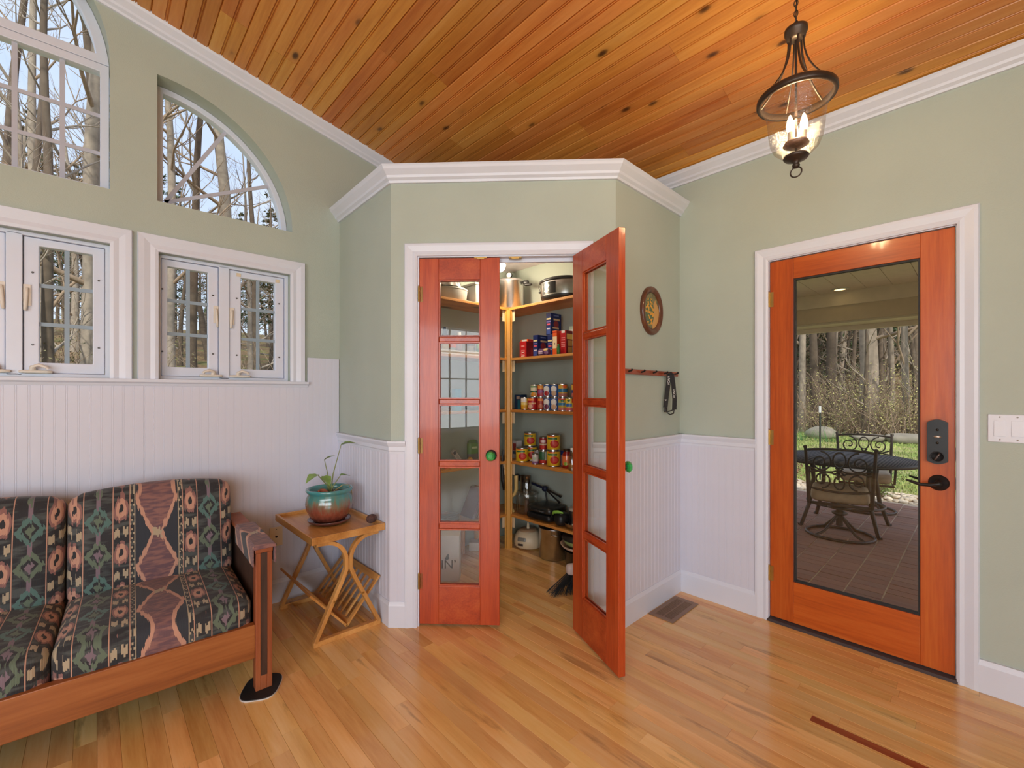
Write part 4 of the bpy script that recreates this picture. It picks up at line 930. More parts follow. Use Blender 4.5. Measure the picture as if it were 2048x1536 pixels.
# can shelf
z = ZS[2]; X = 2.60
carton('tea_box', 'dark teal box at the end of the can shelf by the post', 'box', 2.60, ry(1029, 2.60), ry(1042, 2.60), z, .125, .07, S(24, 44, 72), [('r', .004, .1, .02, .012, S(150, 130, 120)), ('r', .012, .04, .014, .04, S(28, 92, 110))])
row = [(1049.5, .033, YEL, 'yellow soup can beside the dark teal box', [('r', -.01, .08, .03, .018, WHT), ('r', 0, .05, .04, .008, S(236, 214, 130)), ('r', 0, .02, .05, .012, S(212, 158, 40))]),
       (1065.5, .042, RED, 'wide red tomato can in the lower row', [('e', -.015, .03, .02, .018, S(220, 180, 150)), ('r', -.01, .085, .025, .008, S(230, 140, 60)), ('r', .0, .055, .03, .006, S(226, 170, 120))]),
       (1082, .032, S(160, 44, 30), 'narrow red can next to the wide red tomato can', [('r', 0, .085, .02, .009, S(226, 130, 60)), ('e', 0, .035, .018, .018, S(200, 120, 90))]),
       (1095.5, .034, BLUE, 'blue and white can with a purple beet disc', [('e', -.008, .068, .024, .024, WHT), ('e', -.006, .032, .023, .023, WHT), ('e', -.006, .032, .019, .019, S(110, 40, 74))]),
       (1110, .034, BLUE, 'blue and white can with a beige bean disc in the lower row', [('e', -.008, .068, .024, .024, WHT), ('e', -.006, .032, .023, .023, WHT), ('e', -.006, .032, .019, .019, BEI)]),
       (1125.5, .035, S(190, 170, 60), 'yellow bean can with a blue band in the lower row', [('r', 0, .055, .05, .010, S(50, 120, 160)), ('r', 0, .016, .05, .014, S(196, 120, 110)), ('r', 0, .095, .05, .008, S(200, 70, 50)), ('e', 0, .08, .014, .008, GRN)]),
       (1140, .035, S(214, 186, 70), 'yellow bean can with a red side panel next to the pantry door', [('r', -.006, .048, .022, .012, S(40, 100, 170)), ('r', 0, .016, .05, .014, S(200, 96, 90)), ('r', .03, .085, .014, .02, RED), ('e', -.008, .082, .012, .008, GRN)]),
       (1155, .035, S(206, 176, 60), 'yellow and navy can at the far end of the can row', [('r', 0, .05, .05, .012, NAVY_), ('r', 0, .02, .05, .012, S(150, 130, 170))])]
for u, r_, bs, lb, shp in row: can(lb, 'cans on the can shelf', X, ry(u, X), z, r_, .104, bs, shp)
row = [(1069, .033, S(214, 208, 180), 'white and green can with orange fruit on the upper row', [('r', 0, .045, .05, .008, GRN), ('r', 0, .085, .03, .006, S(90, 130, 90)), ('e', -.004, .02, .022, .02, S(226, 150, 50))]),
       (1082, .032, S(150, 30, 40), 'red and purple can on the upper row', [('r', 0, .08, .022, .014, S(226, 150, 60)), ('r', 0, .045, .02, .014, S(150, 90, 140)), ('e', .01, .02, .016, .018, S(190, 80, 90))]),
       (1095.5, .034, BLUE, 'blue and white can with a red soup disc', [('e', -.008, .066, .024, .024, WHT), ('e', -.006, .032, .023, .023, WHT), ('e', -.006, .032, .019, .019, S(170, 30, 34))]),
       (1110, .034, BLUE, 'blue and white can with a beige bean disc on the upper row', [('e', -.008, .066, .024, .024, WHT), ('e', -.006, .032, .02, .02, BEI)]),
       (1126, .036, S(200, 160, 60), 'yellow bean can with a teal band on the upper row', [('r', 0, .055, .05, .014, S(40, 110, 150)), ('r', 0, .016, .05, .016, S(176, 110, 100)), ('e', .016, .085, .016, .014, ORA)]),
       (1152, .034, S(206, 170, 70), 'yellow and white can standing alone on the upper row', [('r', 0, .045, .05, .012, S(60, 70, 120)), ('r', 0, .018, .05, .016, S(190, 110, 100)), ('r', 0, .1, .05, .006, RED)])]
for u, r_, bs, lb, shp in row: can(lb, 'cans on the can shelf', X, ry(u, X), z+.1042, r_, .104, bs, shp)
# tomato shelf
z = ZS[1]
tom = lambda w_, h: [('e', .012, h*.42, w_*.62, h*.24, S(196, 44, 36)), ('e', .02, h*.42, w_*.34, h*.13, S(214, 84, 70)), ('r', -.004, h*.76, w_*.7, h*.055, S(60, 110, 60)), ('r', -.01, h*.9, w_*.5, h*.045, ORA)]
for lb, x, u, zz, r_, h in (('large yellow tomato can standing alone by the post', 2.58, 1044, z, .052, .118), ('large yellow tomato can under another at the back', 2.70, 1063, z, .052, .118), ('large yellow tomato can on top at the back', 2.70, 1060, z+.1183, .052, .118),
                           ('large yellow tomato can under another near the sauce jar', 2.60, 1107, z, .053, .124), ('large yellow tomato can on top near the sauce jar', 2.60, 1107, z+.1243, .053, .124)):
    can(lb, 'tomato cans', x, ry(u, x), zz, r_, h, YEL, tom(r_, h))
can('small white can with a purple foot band in front of the green can', 'tomato cans', 2.56, ry(1070.5, 2.56), z, .027, .085, S(206, 196, 190), [('r', 0, .015, .05, .010, S(130, 90, 140)), ('e', 0, .05, .012, .012, S(170, 190, 160))])
can('small metal can behind the little white can', 'tomato cans', 2.635, ry(1074.5, 2.635), z, .026, .105, S(150, 140, 138), [('r', 0, .06, .02, .02, S(196, 180, 176))])
can('green can with red tomatoes under a red can', 'tomato cans', 2.625, ry(1086.5, 2.625), z, .034, .108, GRN, [('r', 0, .015, .05, .02, S(190, 50, 44)), ('r', .026, .07, .01, .04, S(200, 200, 180))])
can('red can stacked on the green can', 'tomato cans', 2.625, ry(1087, 2.625), z+.1083, .034, .108, S(150, 26, 34), [('r', 0, .075, .02, .01, S(226, 200, 200)), ('e', -.004, .03, .018, .018, S(206, 60, 46)), ('r', 0, .05, .03, .006, S(210, 190, 160))])
carton('food_box', 'white and red carton half hidden behind the shelf post', 'box', 2.66, ry(1024, 2.66), ry(1034, 2.66), z, .155, .06, S(206, 200, 198), [('r', 0, .10, .02, .03, S(170, 60, 56)), ('r', 0, .05, .02, .012, S(50, 80, 120))])
carton('food_box', 'slim blue topped carton between the tomato cans and the sauce jar', 'box', 2.66, ry(1121, 2.66), ry(1129, 2.66), z, .12, .05, S(150, 120, 120), [('r', 0, .1, .05, .018, S(30, 50, 110))])
jr = thing('sauce_jar', 'glass jar of red sauce with a dark lid', 'jar', (2.61, ry(1134, 2.61), z), -pi/2+.5)
m = MB(); m.lathe([(0, 0), (.033, 0), (.036, .01), (.036, .1), (.027, .122), (.027, .128), (0, .128)], 22); m.build('jar_body', print_mat('sauce_print', S(140, 30, 22), [('r', 0, .06, .05, .034, S(226, 120, 70)), ('e', -.004, .035, .014, .014, S(150, 180, 70))], .12), jr)
m = MB(); m.lathe([(.029, .126), (.029, .143), (0, .144)], 22); m.build('lid', plain('jar_lid', S(80, 64, 50), .3, .8), jr)
bt = thing('glass_bottle', 'clear square shouldered bottle with brown contents', 'bottle', (2.555, ry(1145, 2.555), z), 0)
m = MB(); m.lathe([(.03, 0), (.031, .01), (.031, .105), (.016, .13), (.013, .148), (.0145, .15)], 20); m.build('bottle_body', thin_glass('bottle_glass', (.88, .9, .86), .12, .5), bt)
m = MB(); m.lathe([(0, .003), (.0295, .003), (.0295, .05), (0, .052)], 20); m.build('contents', plain('brown_contents', S(170, 116, 52), .6), bt)
m = MB(); m.lathe([(.0155, .146), (.0155, .163), (0, .164)], 16); m.build('cap', plain('white_cap', S(220, 220, 216), .4), bt)
carton('food_box', 'narrow yellow and white packet at the door end of the tomato shelf', 'box', 2.545, ry(1153.5, 2.545), ry(1160, 2.545), z, .15, .05, S(226, 216, 190), [('r', 0, .13, .05, .018, YEL)])
# appliance shelf
z = ZS[0]
fp = thing('food_processor_bowl', 'clear food processor bowl with a cream handle', 'appliance', (2.655, ry(1054, 2.655), z), -pi/2+.4)
CLR = thin_glass('clear_plastic', (.86, .85, .83), .10, .55, .05)
m = MB(); m.lathe([(.0, .004), (.08, .004), (.09, .02), (.095, .15), (.097, .165), (.09, .172)], 30); m.build('bowl', CLR, fp)
m = MB(); m.lathe([(.098, .162), (.1, .17), (.08, .186), (.05, .19)], 30); m.build('bowl_lid', CLR, fp)
m = MB(); m.lathe([(.045, .17), (.045, .315), (.04, .32), (0, .32)], 20, (0, -.03, 0), sx=1.1, sy=.8); m.build('feed_tube', thin_glass('smoke_plastic', (.62, .6, .58), .12, .5, .05), fp)
m = MB(); m.tube([(-.105, -.04, .005), (-.122, -.05, .03), (-.128, -.05, .09), (-.122, -.05, .135), (-.09, -.045, .165), (-.08, -.045, .2), (-.08, -.045, .315)], [.012, .016, .017, .017, .016, .017, .017], 8); m.build('handle', plain('yellowed_plastic', S(222, 190, 120), .4), fp)
m = MB(); m.lathe([(0, .005), (.022, .005), (.02, .09), (.012, .11), (0, .11)], 14); m.build('blade_hub', plain('smoke_hub', S(140, 120, 110), .3), fp)
gr = thing('contact_grill', 'black countertop grill lying on the appliance shelf', 'appliance', (2.64, ry(1086, 2.60), z), -pi/2)
m = MB(); m.soft(.25, .21, .05, .018, 6, c=(0, 0, .033)); m.build('base', BLACKP, gr)
m = MB(); m.soft(.25, .205, .055, .02, 6, .008, c=(0, .004, .088)); m.build('grill_lid', plain('black_grill_lid', S(44, 44, 42), .3, var=.1), gr)
m = MB(); m.tube([(-.07, -.1, .085), (-.06, -.125, .088), (.06, -.125, .088), (.07, -.1, .085)], .009, 8); m.build('handle', BLACKP, gr)
m = MB(); m.cyl((.126, -.07, .06), (.131, -.07, .06), .012, n=12); m.build('hinge_cap', STEEL, gr)
NAVYP = plain('navy_plastic', S(26, 34, 64), .4)
tc_ = Vector((2.72, ry(1090, 2.72), .285+.215))
tp = thing('tripod', 'small navy and black tripod lying across the appliance shelf', 'tripod', tuple(tc_), 0)
m = MB(); m.soft(.045, .045, .045, .015, 4); m.build('joint', NAVYP, tp)
for u, v, x in ((1122, 994, 2.745), (1119, 1005, 2.70), (1095, 1008, 2.71)):
    e = atx(u, v, x)-tc_; m = MB(); m.tube([(0, 0, 0), tuple(e*.85), tuple(e)], [.007, .007, .011], 7); m.build('leg', BLACKP, tp)
e = atx(1032, 953, 2.76)-tc_; m = MB(); m.tube([(0, 0, 0), tuple(e*.5), tuple(e*.55), tuple(e*.96), tuple(e)], [.01, .01, .02, .03, .02], 9); m.build('column', NAVYP, tp)
hm = thing('green_trimmed_case', 'black rounded case with a lime green trim beside the grill', 'case', (2.585, ry(1124, 2.585), z), -pi/2)
m = MB(); m.soft(.10, .12, .105, .045, 6, c=(0, 0, .0525)); m.build('shell', BLACKP, hm)
m = MB(); m.tube([(-.05, -.045, .09), (-.03, -.058, .108), (.01, -.055, .116), (.045, -.04, .112)], [.008, .012, .012, .006], 8); m.build('trim_band', plain('lime_trim', S(140, 200, 80), .4), hm)
sk = thing('skillet', 'steel skillet with a loop handle at the shelf edge', 'pan', (2.64, ry(1157, 2.64), z), 0)
sk.scale = (.86, .86, 1)
m = MB(); m.lathe([(0, .002), (.095, .002), (.118, .016), (.128, .042), (.131, .044), (.124, .04), (.114, .018), (.09, .008), (0, .008)], 32); m.build('pan_body', STEEL, sk)
m = MB(); m.tube([(-.05, .118, .036), (-.065, .15, .046), (-.035, .165, .05), (-.005, .152, .046), (-.01, .122, .036)], .006, 7); m.build('loop_handle', STEEL, sk)
sp_ = thing('saucepan', 'tall steel saucepan with a pale lid resting in the skillet', 'pot', (2.655, ry(1157, 2.655), z+.0085), 0)
sp_.scale = (.82, .82, 1)
m = MB(); m.lathe([(0, 0), (.085, 0), (.088, .005), (.088, .115), (.091, .118), (.084, .118), (.082, .01), (0, .008)], 30); m.build('pot_body', STEEL, sp_)
m = MB(); m.lathe([(.091, .119), (.088, .132), (.05, .14), (.0, .142)], 30); m.build('lid', plain('pale_lid', S(196, 186, 170), .4), sp_)
m = MB(); m.lathe([(.008, .141), (.014, .155), (.014, .162), (0, .164)], 14); m.build('lid_knob', BLACKP, sp_)
cb = thing('hanging_cable', 'bundle of black cable hanging from the shelf post', 'cable', (2.485, 2.742, .82), 0)
m = MB(); m.tube([(0, 0, 0), (-.012, .004, -.12), (-.004, .002, -.26), (.008, 0, -.33), (.016, .004, -.27), (.014, .006, -.15), (.004, .004, -.01)], [.006, .012, .016, .014, .013, .01, .005], 8); m.build('loop', BLACKP, cb)
m = MB(); m.tube([(.006, -.004, -.16), (-.014, 0, -.165), (-.01, .014, -.17), (.016, .012, -.165)], .005, 6, True); m.build('tie', BLACKP, cb)
# top shelf
z = ZS[4]
pcx, pcy = 2.60, ry(1021, 2.60)
pk = thing('pressure_canner', 'tall aluminium pressure canner with a round gauge', 'pot', (pcx, pcy, z), -pi/2+.55)
m = MB(); m.lathe([(0, 0), (.105, 0), (.112, .008), (.112, .225), (.118, .23), (.118, .236)], 36); m.build('pot_body', ALU, pk)
m = MB(); m.lathe([(.12, .232), (.12, .246), (.11, .254), (.05, .262), (0, .263)], 36); m.build('lid', ALU, pk)
m = MB(); m.cyl((-.01, 0, .262), (-.01, 0, .285), .006, n=8); m.M = Matrix.Translation((-.01, .008, .3)) @ Matrix.Rotation(pi/2, 4, 'X'); m.lathe([(0, 0), (.026, 0), (.026, .02), (0, .021)], 22); go = m.build('gauge', BLACKP, pk)
m = MB(); m.M = Matrix.Translation((-.01, -.0135, .3)) @ Matrix.Rotation(pi/2, 4, 'X'); m.lathe([(0, .0005), (.022, .0005), (.022, 0)], 20); m.build('dial', plain('gauge_dial', S(226, 226, 224), .3), go)
m = MB(); m.soft(.05, .03, .036, .012, 4, c=(.142, -.02, .226)); m.soft(.07, .034, .02, .009, 4, c=(.16, -.02, .206)); m.build('handle', BLACKP, pk)
sc_ = thing('slow_cooker', 'oval steel slow cooker with a black base and control panel', 'appliance', (2.635, ry(1117, 2.62), z), -pi/2+.15)
ov = dict(sx=1.32, sy=.86)
m = MB(); m.lathe([(0, .006), (.095, .006), (.115, .012), (.122, .03), (.124, .042)], 40, **ov); m.build('base', BLACKP, sc_)
m = MB(); m.lathe([(.123, .04), (.124, .045), (.126, .145), (.124, .15)], 40, **ov); m.build('shell', STEEL, sc_)
m = MB(); m.lathe([(.126, .148), (.133, .152), (.133, .166), (.12, .174)], 40, **ov); m.build('rim', BLACKP, sc_)
m = MB(); m.lathe([(.12, .172), (.08, .186), (.03, .192), (0, .193)], 40, **ov); m.build('lid', thin_glass('smoked_lid', (.35, .36, .36), .14, .5), sc_)
cpm = MB(); vs = []
for i in range(9):
    a = -pi/2-.58+i*.095; vs += [(.127*1.32*cos(a)*1.004, .127*.86*sin(a)*1.01, zz_) for zz_ in (.052, .138)]
cpm.add(vs, [(2*i, 2*i+2, 2*i+3, 2*i+1) for i in range(8)], 0, True)
cpm.build('control_panel', print_mat('panel_print', (.012, .012, .013), [('r', -.065, .108, .012, .014, S(70, 150, 200)), ('r', -.042, .112, .008, .012, S(160, 190, 210)), ('e', -.03, .112, .005, .006, S(210, 214, 216)), ('e', -.075, .075, .007, .006, S(160, 166, 168)), ('e', -.055, .068, .008, .005, S(150, 156, 158)), ('e', -.036, .076, .007, .006, S(160, 166, 168))], .25), sc_)
for sx_ in (-1, 1):
    m = MB(); m.tube([(sx_*.168, -.02, .10), (sx_*.185, -.02, .13), (sx_*.182, -.015, .17)], .003, 6); m.tube([(sx_*.163, -.02, .1), (sx_*.172, -.03, .09), (sx_*.172, .03, .09), (sx_*.163, .02, .1)], .008, 7); m.build('latch', STEEL if sx_ > 0 else BLACKP, sc_)
# floor of the pantry
mb_ = thing('food_processor', 'cream food processor motor base on the pantry floor', 'appliance', (2.655, 2.62, 0), -pi/2+.45)
m = MB()
prof = [(0, .0), (.104, .008), (.118, .02), (.12, .06), (.112, .10), (.085, .135), (.072, .142), (0, .142)]
m.lathe(prof, 32, sx=1., sy=.9); m.build('body', CREAM, mb_)
m = MB(); m.lathe([(.072, .14), (.07, .152), (.03, .156), (0, .156)], 24); m.build('collar', plain('tan_collar', S(176, 144, 110), .35), mb_)
m = MB(); m.lathe([(.014, .15), (.011, .185), (.007, .205), (0, .206)], 12); m.build('spindle', CREAM, mb_)
m = MB(); m.M = Matrix.Translation((-.02, -.103, .088)) @ Matrix.Rotation(pi/2-.35, 4, 'X'); m.soft(.07, .03, .006, .003, 3); m.build('control', plain('grey_control', S(130, 130, 124), .3), mb_)
m = MB(); m.M = Matrix.Translation((-.03, -.108, .045)); m.soft(.045, .006, .018, .002, 3); m.build('name_badge', plain('badge_dark', S(70, 54, 48), .4), mb_)
skp = thing('stock_pot', 'tall steel stock pot with wire handles on the pantry floor', 'pot', (2.645, 2.325, 0), 0)
m = MB(); m.lathe([(0, 0), (.108, 0), (.114, .006), (.114, .19), (.117, .193), (.117, .235), (.121, .24), (.113, .24), (.11, .01), (0, .008)], 40); m.build('pot_body', STEEL, skp)
for a in (pi*1.28, pi*.28):
    d = Vector((cos(a), sin(a), 0)); n_ = Vector((-d.y, d.x, 0)); m = MB()
    m.tube([d*.116+n_*.04+UP*.2, d*.135+n_*.035+UP*.21, d*.14+UP*.205, d*.135-n_*.035+UP*.21, d*.116-n_*.04+UP*.2], .004, 6); m.build('handle', STEEL, skp)
m = MB(); m.lathe([(.1, .2), (.06, .222), (0, .225)], 20); m.build('dark_cloth', plain('navy_cloth', S(28, 34, 52), .8), skp)
rs = thing('roaster_stack', 'black enamel roaster holding nested bowls by the open door', 'pot', (2.615, 2.015, 0), 0)
m = MB(); m.lathe([(0, .002), (.11, .002), (.125, .02), (.135, .14), (.14, .145)], 32); m.build('roaster', plain('black_enamel', (.012, .012, .013), .25), rs)
m = MB(); m.lathe([(.06, .14), (.15, .165), (.165, .185), (.16, .186), (.14, .172), (.05, .15)], 32); m.build('platter', plain('pink_platter', S(206, 178, 160), .35), rs)
m = MB(); m.lathe([(.08, .165), (.13, .19), (.15, .225), (.146, .225), (.12, .19)], 32); m.build('green_bowl', plain('celery_bowl', S(150, 164, 104), .35), rs)
m = MB(); m.lathe([(.155, .226), (.152, .236), (.07, .252), (0, .255)], 32); m.build('dark_lid', BLACKP, rs)
bp = atz(1137, 1185, 0)
br = thing('broom', 'broom with black bristles and a pale head behind the open door', 'broom', (bp.x, bp.y, 0), RAD(-30))
m = MB()
rng = random.Random(4)
for i in range(150):
    a = rng.uniform(-1, 1); b_ = rng.uniform(-1, 1)
    m.tube([(a*.035+.04, b_*.02+.02, .115), (a*.075-.01, b_*.035, .05), (a*.115-.03, b_*.045-.01, .002+rng.random()*.008)], [.0022, .0022, .0012], 3)
bo_ = m.build('bristles', plain('black_bristle', (.012, .013, .015), .6), br); bo_['kind'] = 'stuff'
m = MB(); m.soft(.10, .06, .07, .022, 5, c=(.045, .022, .14)); m.build('broom_head', plain('pale_broom_head', S(214, 196, 192), .5), br)
m = MB(); m.tube([(.05, .024, .165), (.14, .06, .9), (.165, .07, 1.22)], .011, 10); m.build('handle', plain('broom_handle', S(150, 150, 160), .4), br)

# left run of shelves, seen through the closed leaf
y = 2.84
bd = thing('bundt_pan', 'fluted grey bundt pan upturned on a plastic tub', 'pan', (lxx(893, y), y, ZS[4]+.10), 0)
m = MB(); m.lathe([(.115, 0), (.112, .01), (.095, .075), (.07, .09), (.04, .07), (.03, .01)], 48, flute=lambda a, z_: 1+.05*sin(a*12)); m.build('pan_body', ALU, bd)
tub = thing('plastic_tub', 'white translucent plastic tub under the bundt pan', 'container', (lxx(902, y), y, ZS[4]), 0)
m = MB(); m.lathe([(0, 0), (.11, 0), (.125, .01), (.135, .085)], 32, sy=.85); m.build('tub_body', plain('milky_plastic', S(206, 206, 206), .3), tub)
m = MB(); m.lathe([(.14, .084), (.14, .093), (.13, .099), (0, .099)], 32, sy=.85); m.build('lid', plain('white_lid', S(228, 228, 226), .4), tub)
tub2 = thing('storage_box', 'tall clear storage box beside the plastic tub', 'container', (lxx(955, y), y, ZS[4]), 0)
m = MB(); m.box(-.1, .1, -.1, .1, .0, .15); m.build('box_body', plain('grey_clear_plastic', S(186, 188, 188), .25), tub2, .012)
B((-.105, .105, -.105, .105, .15, .165)).build('lid', plain('white_lid', S(228, 228, 226), .4), tub2, .004)
y = 2.80
def jar(label, u, h, r_, body, lidc, shapes, cat='jar', zz=ZS[3]+.011):
    t_ = thing('jar' if cat == 'jar' else 'bottle', label, cat, (lxx(u, y), y, zz), RAD(35), 'jars on the left pantry shelf')
    m = MB(); m.lathe([(0, 0), (r_, 0), (r_, h*.68), (r_*.6, h*.84), (r_*.6, h*.86)], 18); m.build('body', print_mat('jar_print', body, shapes, .2), t_)
    m = MB(); m.lathe([(r_*.66, h*.85), (r_*.66, h), (0, h)], 16); m.build('lid', plain('lid_%d' % int(u), lidc, .4), t_)
jar('dark brown bottle with a yellow label', 891, .20, .028, S(50, 36, 28), BLK_, [('r', 0, .06, .05, .03, S(214, 180, 100))], 'bottle')
jar('spice jar with an orange label', 905, .13, .028, S(150, 140, 120), S(180, 190, 170), [('r', 0, .065, .05, .02, ORA)])
jar('dark red sauce bottle with a white lid', 918, .17, .026, S(84, 30, 26), WHT, [('r', 0, .055, .05, .024, S(190, 160, 160))], 'bottle')
jar('peppercorn grinder with a black lid', 941, .14, .032, S(90, 76, 64), BLK_, [('r', 0, .05, .05, .02, S(160, 140, 110)), ('e', 0, .05, .012, .012, S(60, 50, 44))])
jar('lime green bottle with a white lid', 959, .13, .026, S(130, 180, 70), WHT, [('r', 0, .04, .05, .016, S(70, 130, 60))], 'bottle')
tr_ = thing('jar_tray', 'long white tray holding the jars on the left shelf', 'tray', (lxx(925, 2.79), 2.80, ZS[3]), 0)
B((-.25, .25, -.055, .055, 0, .010)).build('tray_base', plain('tray_white', S(224, 226, 224), .4), tr_); B((-.25, .25, -.06, -.055, 0, .035)).build('tray_lip', plain('tray_white', S(224, 226, 224), .4), tr_)
carton('blue_carton', 'bright blue carton on the middle left shelf', 'box', lxx(914, 2.78), 2.74, 2.80, ZS[2], .17, .05, S(60, 160, 206), [('r', 0, .08, .018, .02, S(150, 210, 230))], face=0)
bpy.data.objects['blue_carton'].location = (lxx(914, 2.78), 2.76, ZS[2])
wk = thing('wicker_basket', 'low brown woven basket on the middle left shelf', 'basket', (lxx(880, 2.80), 2.85, ZS[2]), 0)
m = MB()
for i in range(6): m.tube([(.11*cos(2*pi*k/28)*(1+.02*((k+i) % 2)), .075*sin(2*pi*k/28)*(1+.02*((k+i) % 2)), .008+i*.0125) for k in range(28)], .0068, 6, True)
m.lathe([(0, .004), (.105, .004)], 28, sy=.7); m.build('weave', plain('wicker_brown', S(150, 98, 54), .7, var=.3, scale=50), wk)
dk = thing('waffle_iron', 'dark rounded waffle iron on the middle left shelf', 'appliance', (lxx(950, 2.82), 2.84, ZS[2]), 0)
m = MB(); m.soft(.18, .17, .05, .02, 5, c=(0, 0, .026)); m.build('base', BLACKP, dk); m = MB(); m.soft(.18, .17, .04, .018, 5, c=(0, 0, .072)); m.build('lid', plain('plum_lid', S(70, 44, 60), .3), dk)
bw = thing('serving_tray', 'wide pale oval tray on the lower left shelf', 'tray', (lxx(935, 2.82), 2.84, ZS[1]), 0)
m = MB(); m.lathe([(0, .004), (.09, .004), (.118, .02), (.122, .022), (.115, .016), (.09, .009), (0, .009)], 36, sx=1.25, sy=.9); m.build('tray_body', plain('pale_ceramic', S(206, 202, 190), .3), bw)
o = MB(); o.soft(.10, .045, .17, .02, 5, .01); ob = o.build('chip_bag', print_mat('chip_print', S(90, 136, 50), [('r', 0, -.05, .06, .03, S(110, 100, 90)), ('r', 0, .03, .03, .008, S(190, 210, 160)), ('r', 0, .075, .06, .01, S(70, 110, 40))], .3), loc=(lxx(948, 2.84), 2.86, ZS[1]+.094)); tag(ob, 'green snack bag standing on the pale tray', 'bag')
o = B((-.018, .018, -.012, .012, 0, .13)).build('paper_packet', print_mat('packet_print', S(206, 200, 196), [('r', 0, .11, .014, .014, S(80, 80, 90)), ('r', 0, .06, .01, .03, S(180, 176, 176))], .5), loc=(lxx(925, 2.80), 2.82, ZS[1]+.016), rot=(0, RAD(-38), 0)); tag(o, 'white packet with a dark stripe leaning in the pale tray', 'packet')
o = B((-.014, .014, -.014, .014, 0, .055)).build('sweet_packet', plain('amber_packet', S(226, 160, 60), .4), loc=(lxx(937, 2.78), 2.80, ZS[1]+.012), rot=(0, RAD(50), 0)); tag(o, 'small amber packet lying in the pale tray', 'packet')
carton('tea_packet', 'small red orange packet beside the pale tray', 'box', lxx(897, 2.76), 2.74, 2.79, ZS[1], .045, .04, S(204, 76, 46), [('r', 0, .02, .012, .01, S(90, 120, 170))], face=0)
bpy.data.objects['tea_packet'].location = (lxx(893, 2.76), 2.745, ZS[1])
# low left shelf and the floor below it
ds = thing('glass_dish', 'stack of clear glass dishes on the lowest left shelf', 'dish', (lxx(898, 2.82), 2.85, ZS[0]), 0)
for i in range(4): m = MB(); m.lathe([(0, .003+i*.014), (.06, .003+i*.014), (.1, .02+i*.014), (.098, .022+i*.014)], 28); m.build('dish', thin_glass('dish_glass', (.72, .76, .74), .14, .5), ds)
for i, (lb, c) in enumerate((('maroon book leaning on the lowest left shelf', S(96, 44, 50)), ('brown book leaning on the lowest left shelf', S(124, 84, 60)))):
    o = MB(); o.box(-.011, .011, -.08, .08, .002, .25); bo2 = o.build('cookbook', plain('book_%d' % i, c, .5), loc=(lxx(940+i*9, 2.80), 2.84, ZS[0]+.006), rot=(0, RAD(26), 0)); tag(bo2, lb, 'book')
    B((-.009, .009, -.077, .079, .005, .2515)).build('pages', plain('paper', S(220, 212, 196), .8), bo2)
bx = atz(919, 1163, 0)
tx = thing('juice_box', 'tall white carton with black lettering on the pantry floor', 'box', (bx.x, bx.y, 0), BA+RAD(4))
B((-.20, 0, 0, .12, 0, .315)).build('carton_body', plain('white_card', S(222, 218, 218), .6, var=.02), tx, .002)
me = text_data('NIN\u2019', .085, plain('black_ink', (.03, .028, .026), .6), .0003, 'RIGHT'); link('lettering', me, tx, loc=(-.022, -.0008, .115), rot=(pi/2, 0, 0))
m = MB(); m.prism([(.016*cos(a)*(1 if sin(a) < 0 else .6)+.006*sin(a), .022*sin(a)) for a in [2*pi*k/20 for k in range(20)]], -.0008, 0, 'y'); m.build('leaf_mark', plain('black_ink', (0, 0, 0)), tx, loc=(-.083, 0, .168))
so_ = atz(928, 1108, 0)
stl = thing('step_stool', 'small yellow wooden stool on the pantry floor', 'stool', (so_.x, so_.y, 0), .3)
for x_, y_ in ((0, 0), (.2, 0), (0, .16), (.2, .16)):
    m = MB(); m.prism([(x_-.016, 0), (x_+.012, 0), (x_+.016, .19), (x_-.02, .19)], y_, y_+.024, 'y'); m.build('leg', POSTW, stl)
B((-.03, .23, -.01, .195, .19, .212)).build('seat', SHL, stl, .004)
wbx = atz(950, 1106, 0)
o = B((-.06, .08, 0, .1, 0, .07)).build('shoe_box', plain('white_card', S(222, 218, 218), .6), loc=(wbx.x+.03, wbx.y+.02, 0), rot=(0, 0, BA), bevel=.002); tag(o, 'low white cardboard box behind the yellow stool', 'box')

# ================================================================== outdoors
def hill(x, y):
    """terrain height; lawn by the porch, wooded slopes beyond"""
    d = max(0, y-5.5); e = max(0, x-19)
    z = -.30 + .012*max(0, min(x, 19)-8)
    z += min(7.5, .012*d*d) if d < 14 else min(7.5, 2.35+.17*(d-14))
    z += min(8., .022*e*e) if e < 8 else min(8., 1.4+.26*(e-8))
    z += .12*sin(x*.7+y*.4)*min(1, (d+e)/4)
    return z
gm_ = MB(); GX = [-40+2*i for i in range(56)]; GY = [-34+2*i for i in range(46)]; vs = []; fs = []
for yy_ in GY:
    for xx_ in GX:
        zz_ = hill(xx_, yy_)
        if X0-.5 < xx_ < 8 and Y0-1 < yy_ < 5: zz_ = -.36
        vs.append((xx_, yy_, zz_))
nx = len(GX)
for j in range(len(GY)-1):
    for i in range(nx-1): fs.append((j*nx+i, j*nx+i+1, (j+1)*nx+i+1, (j+1)*nx+i))
gm_.add(vs, fs, 0, True)
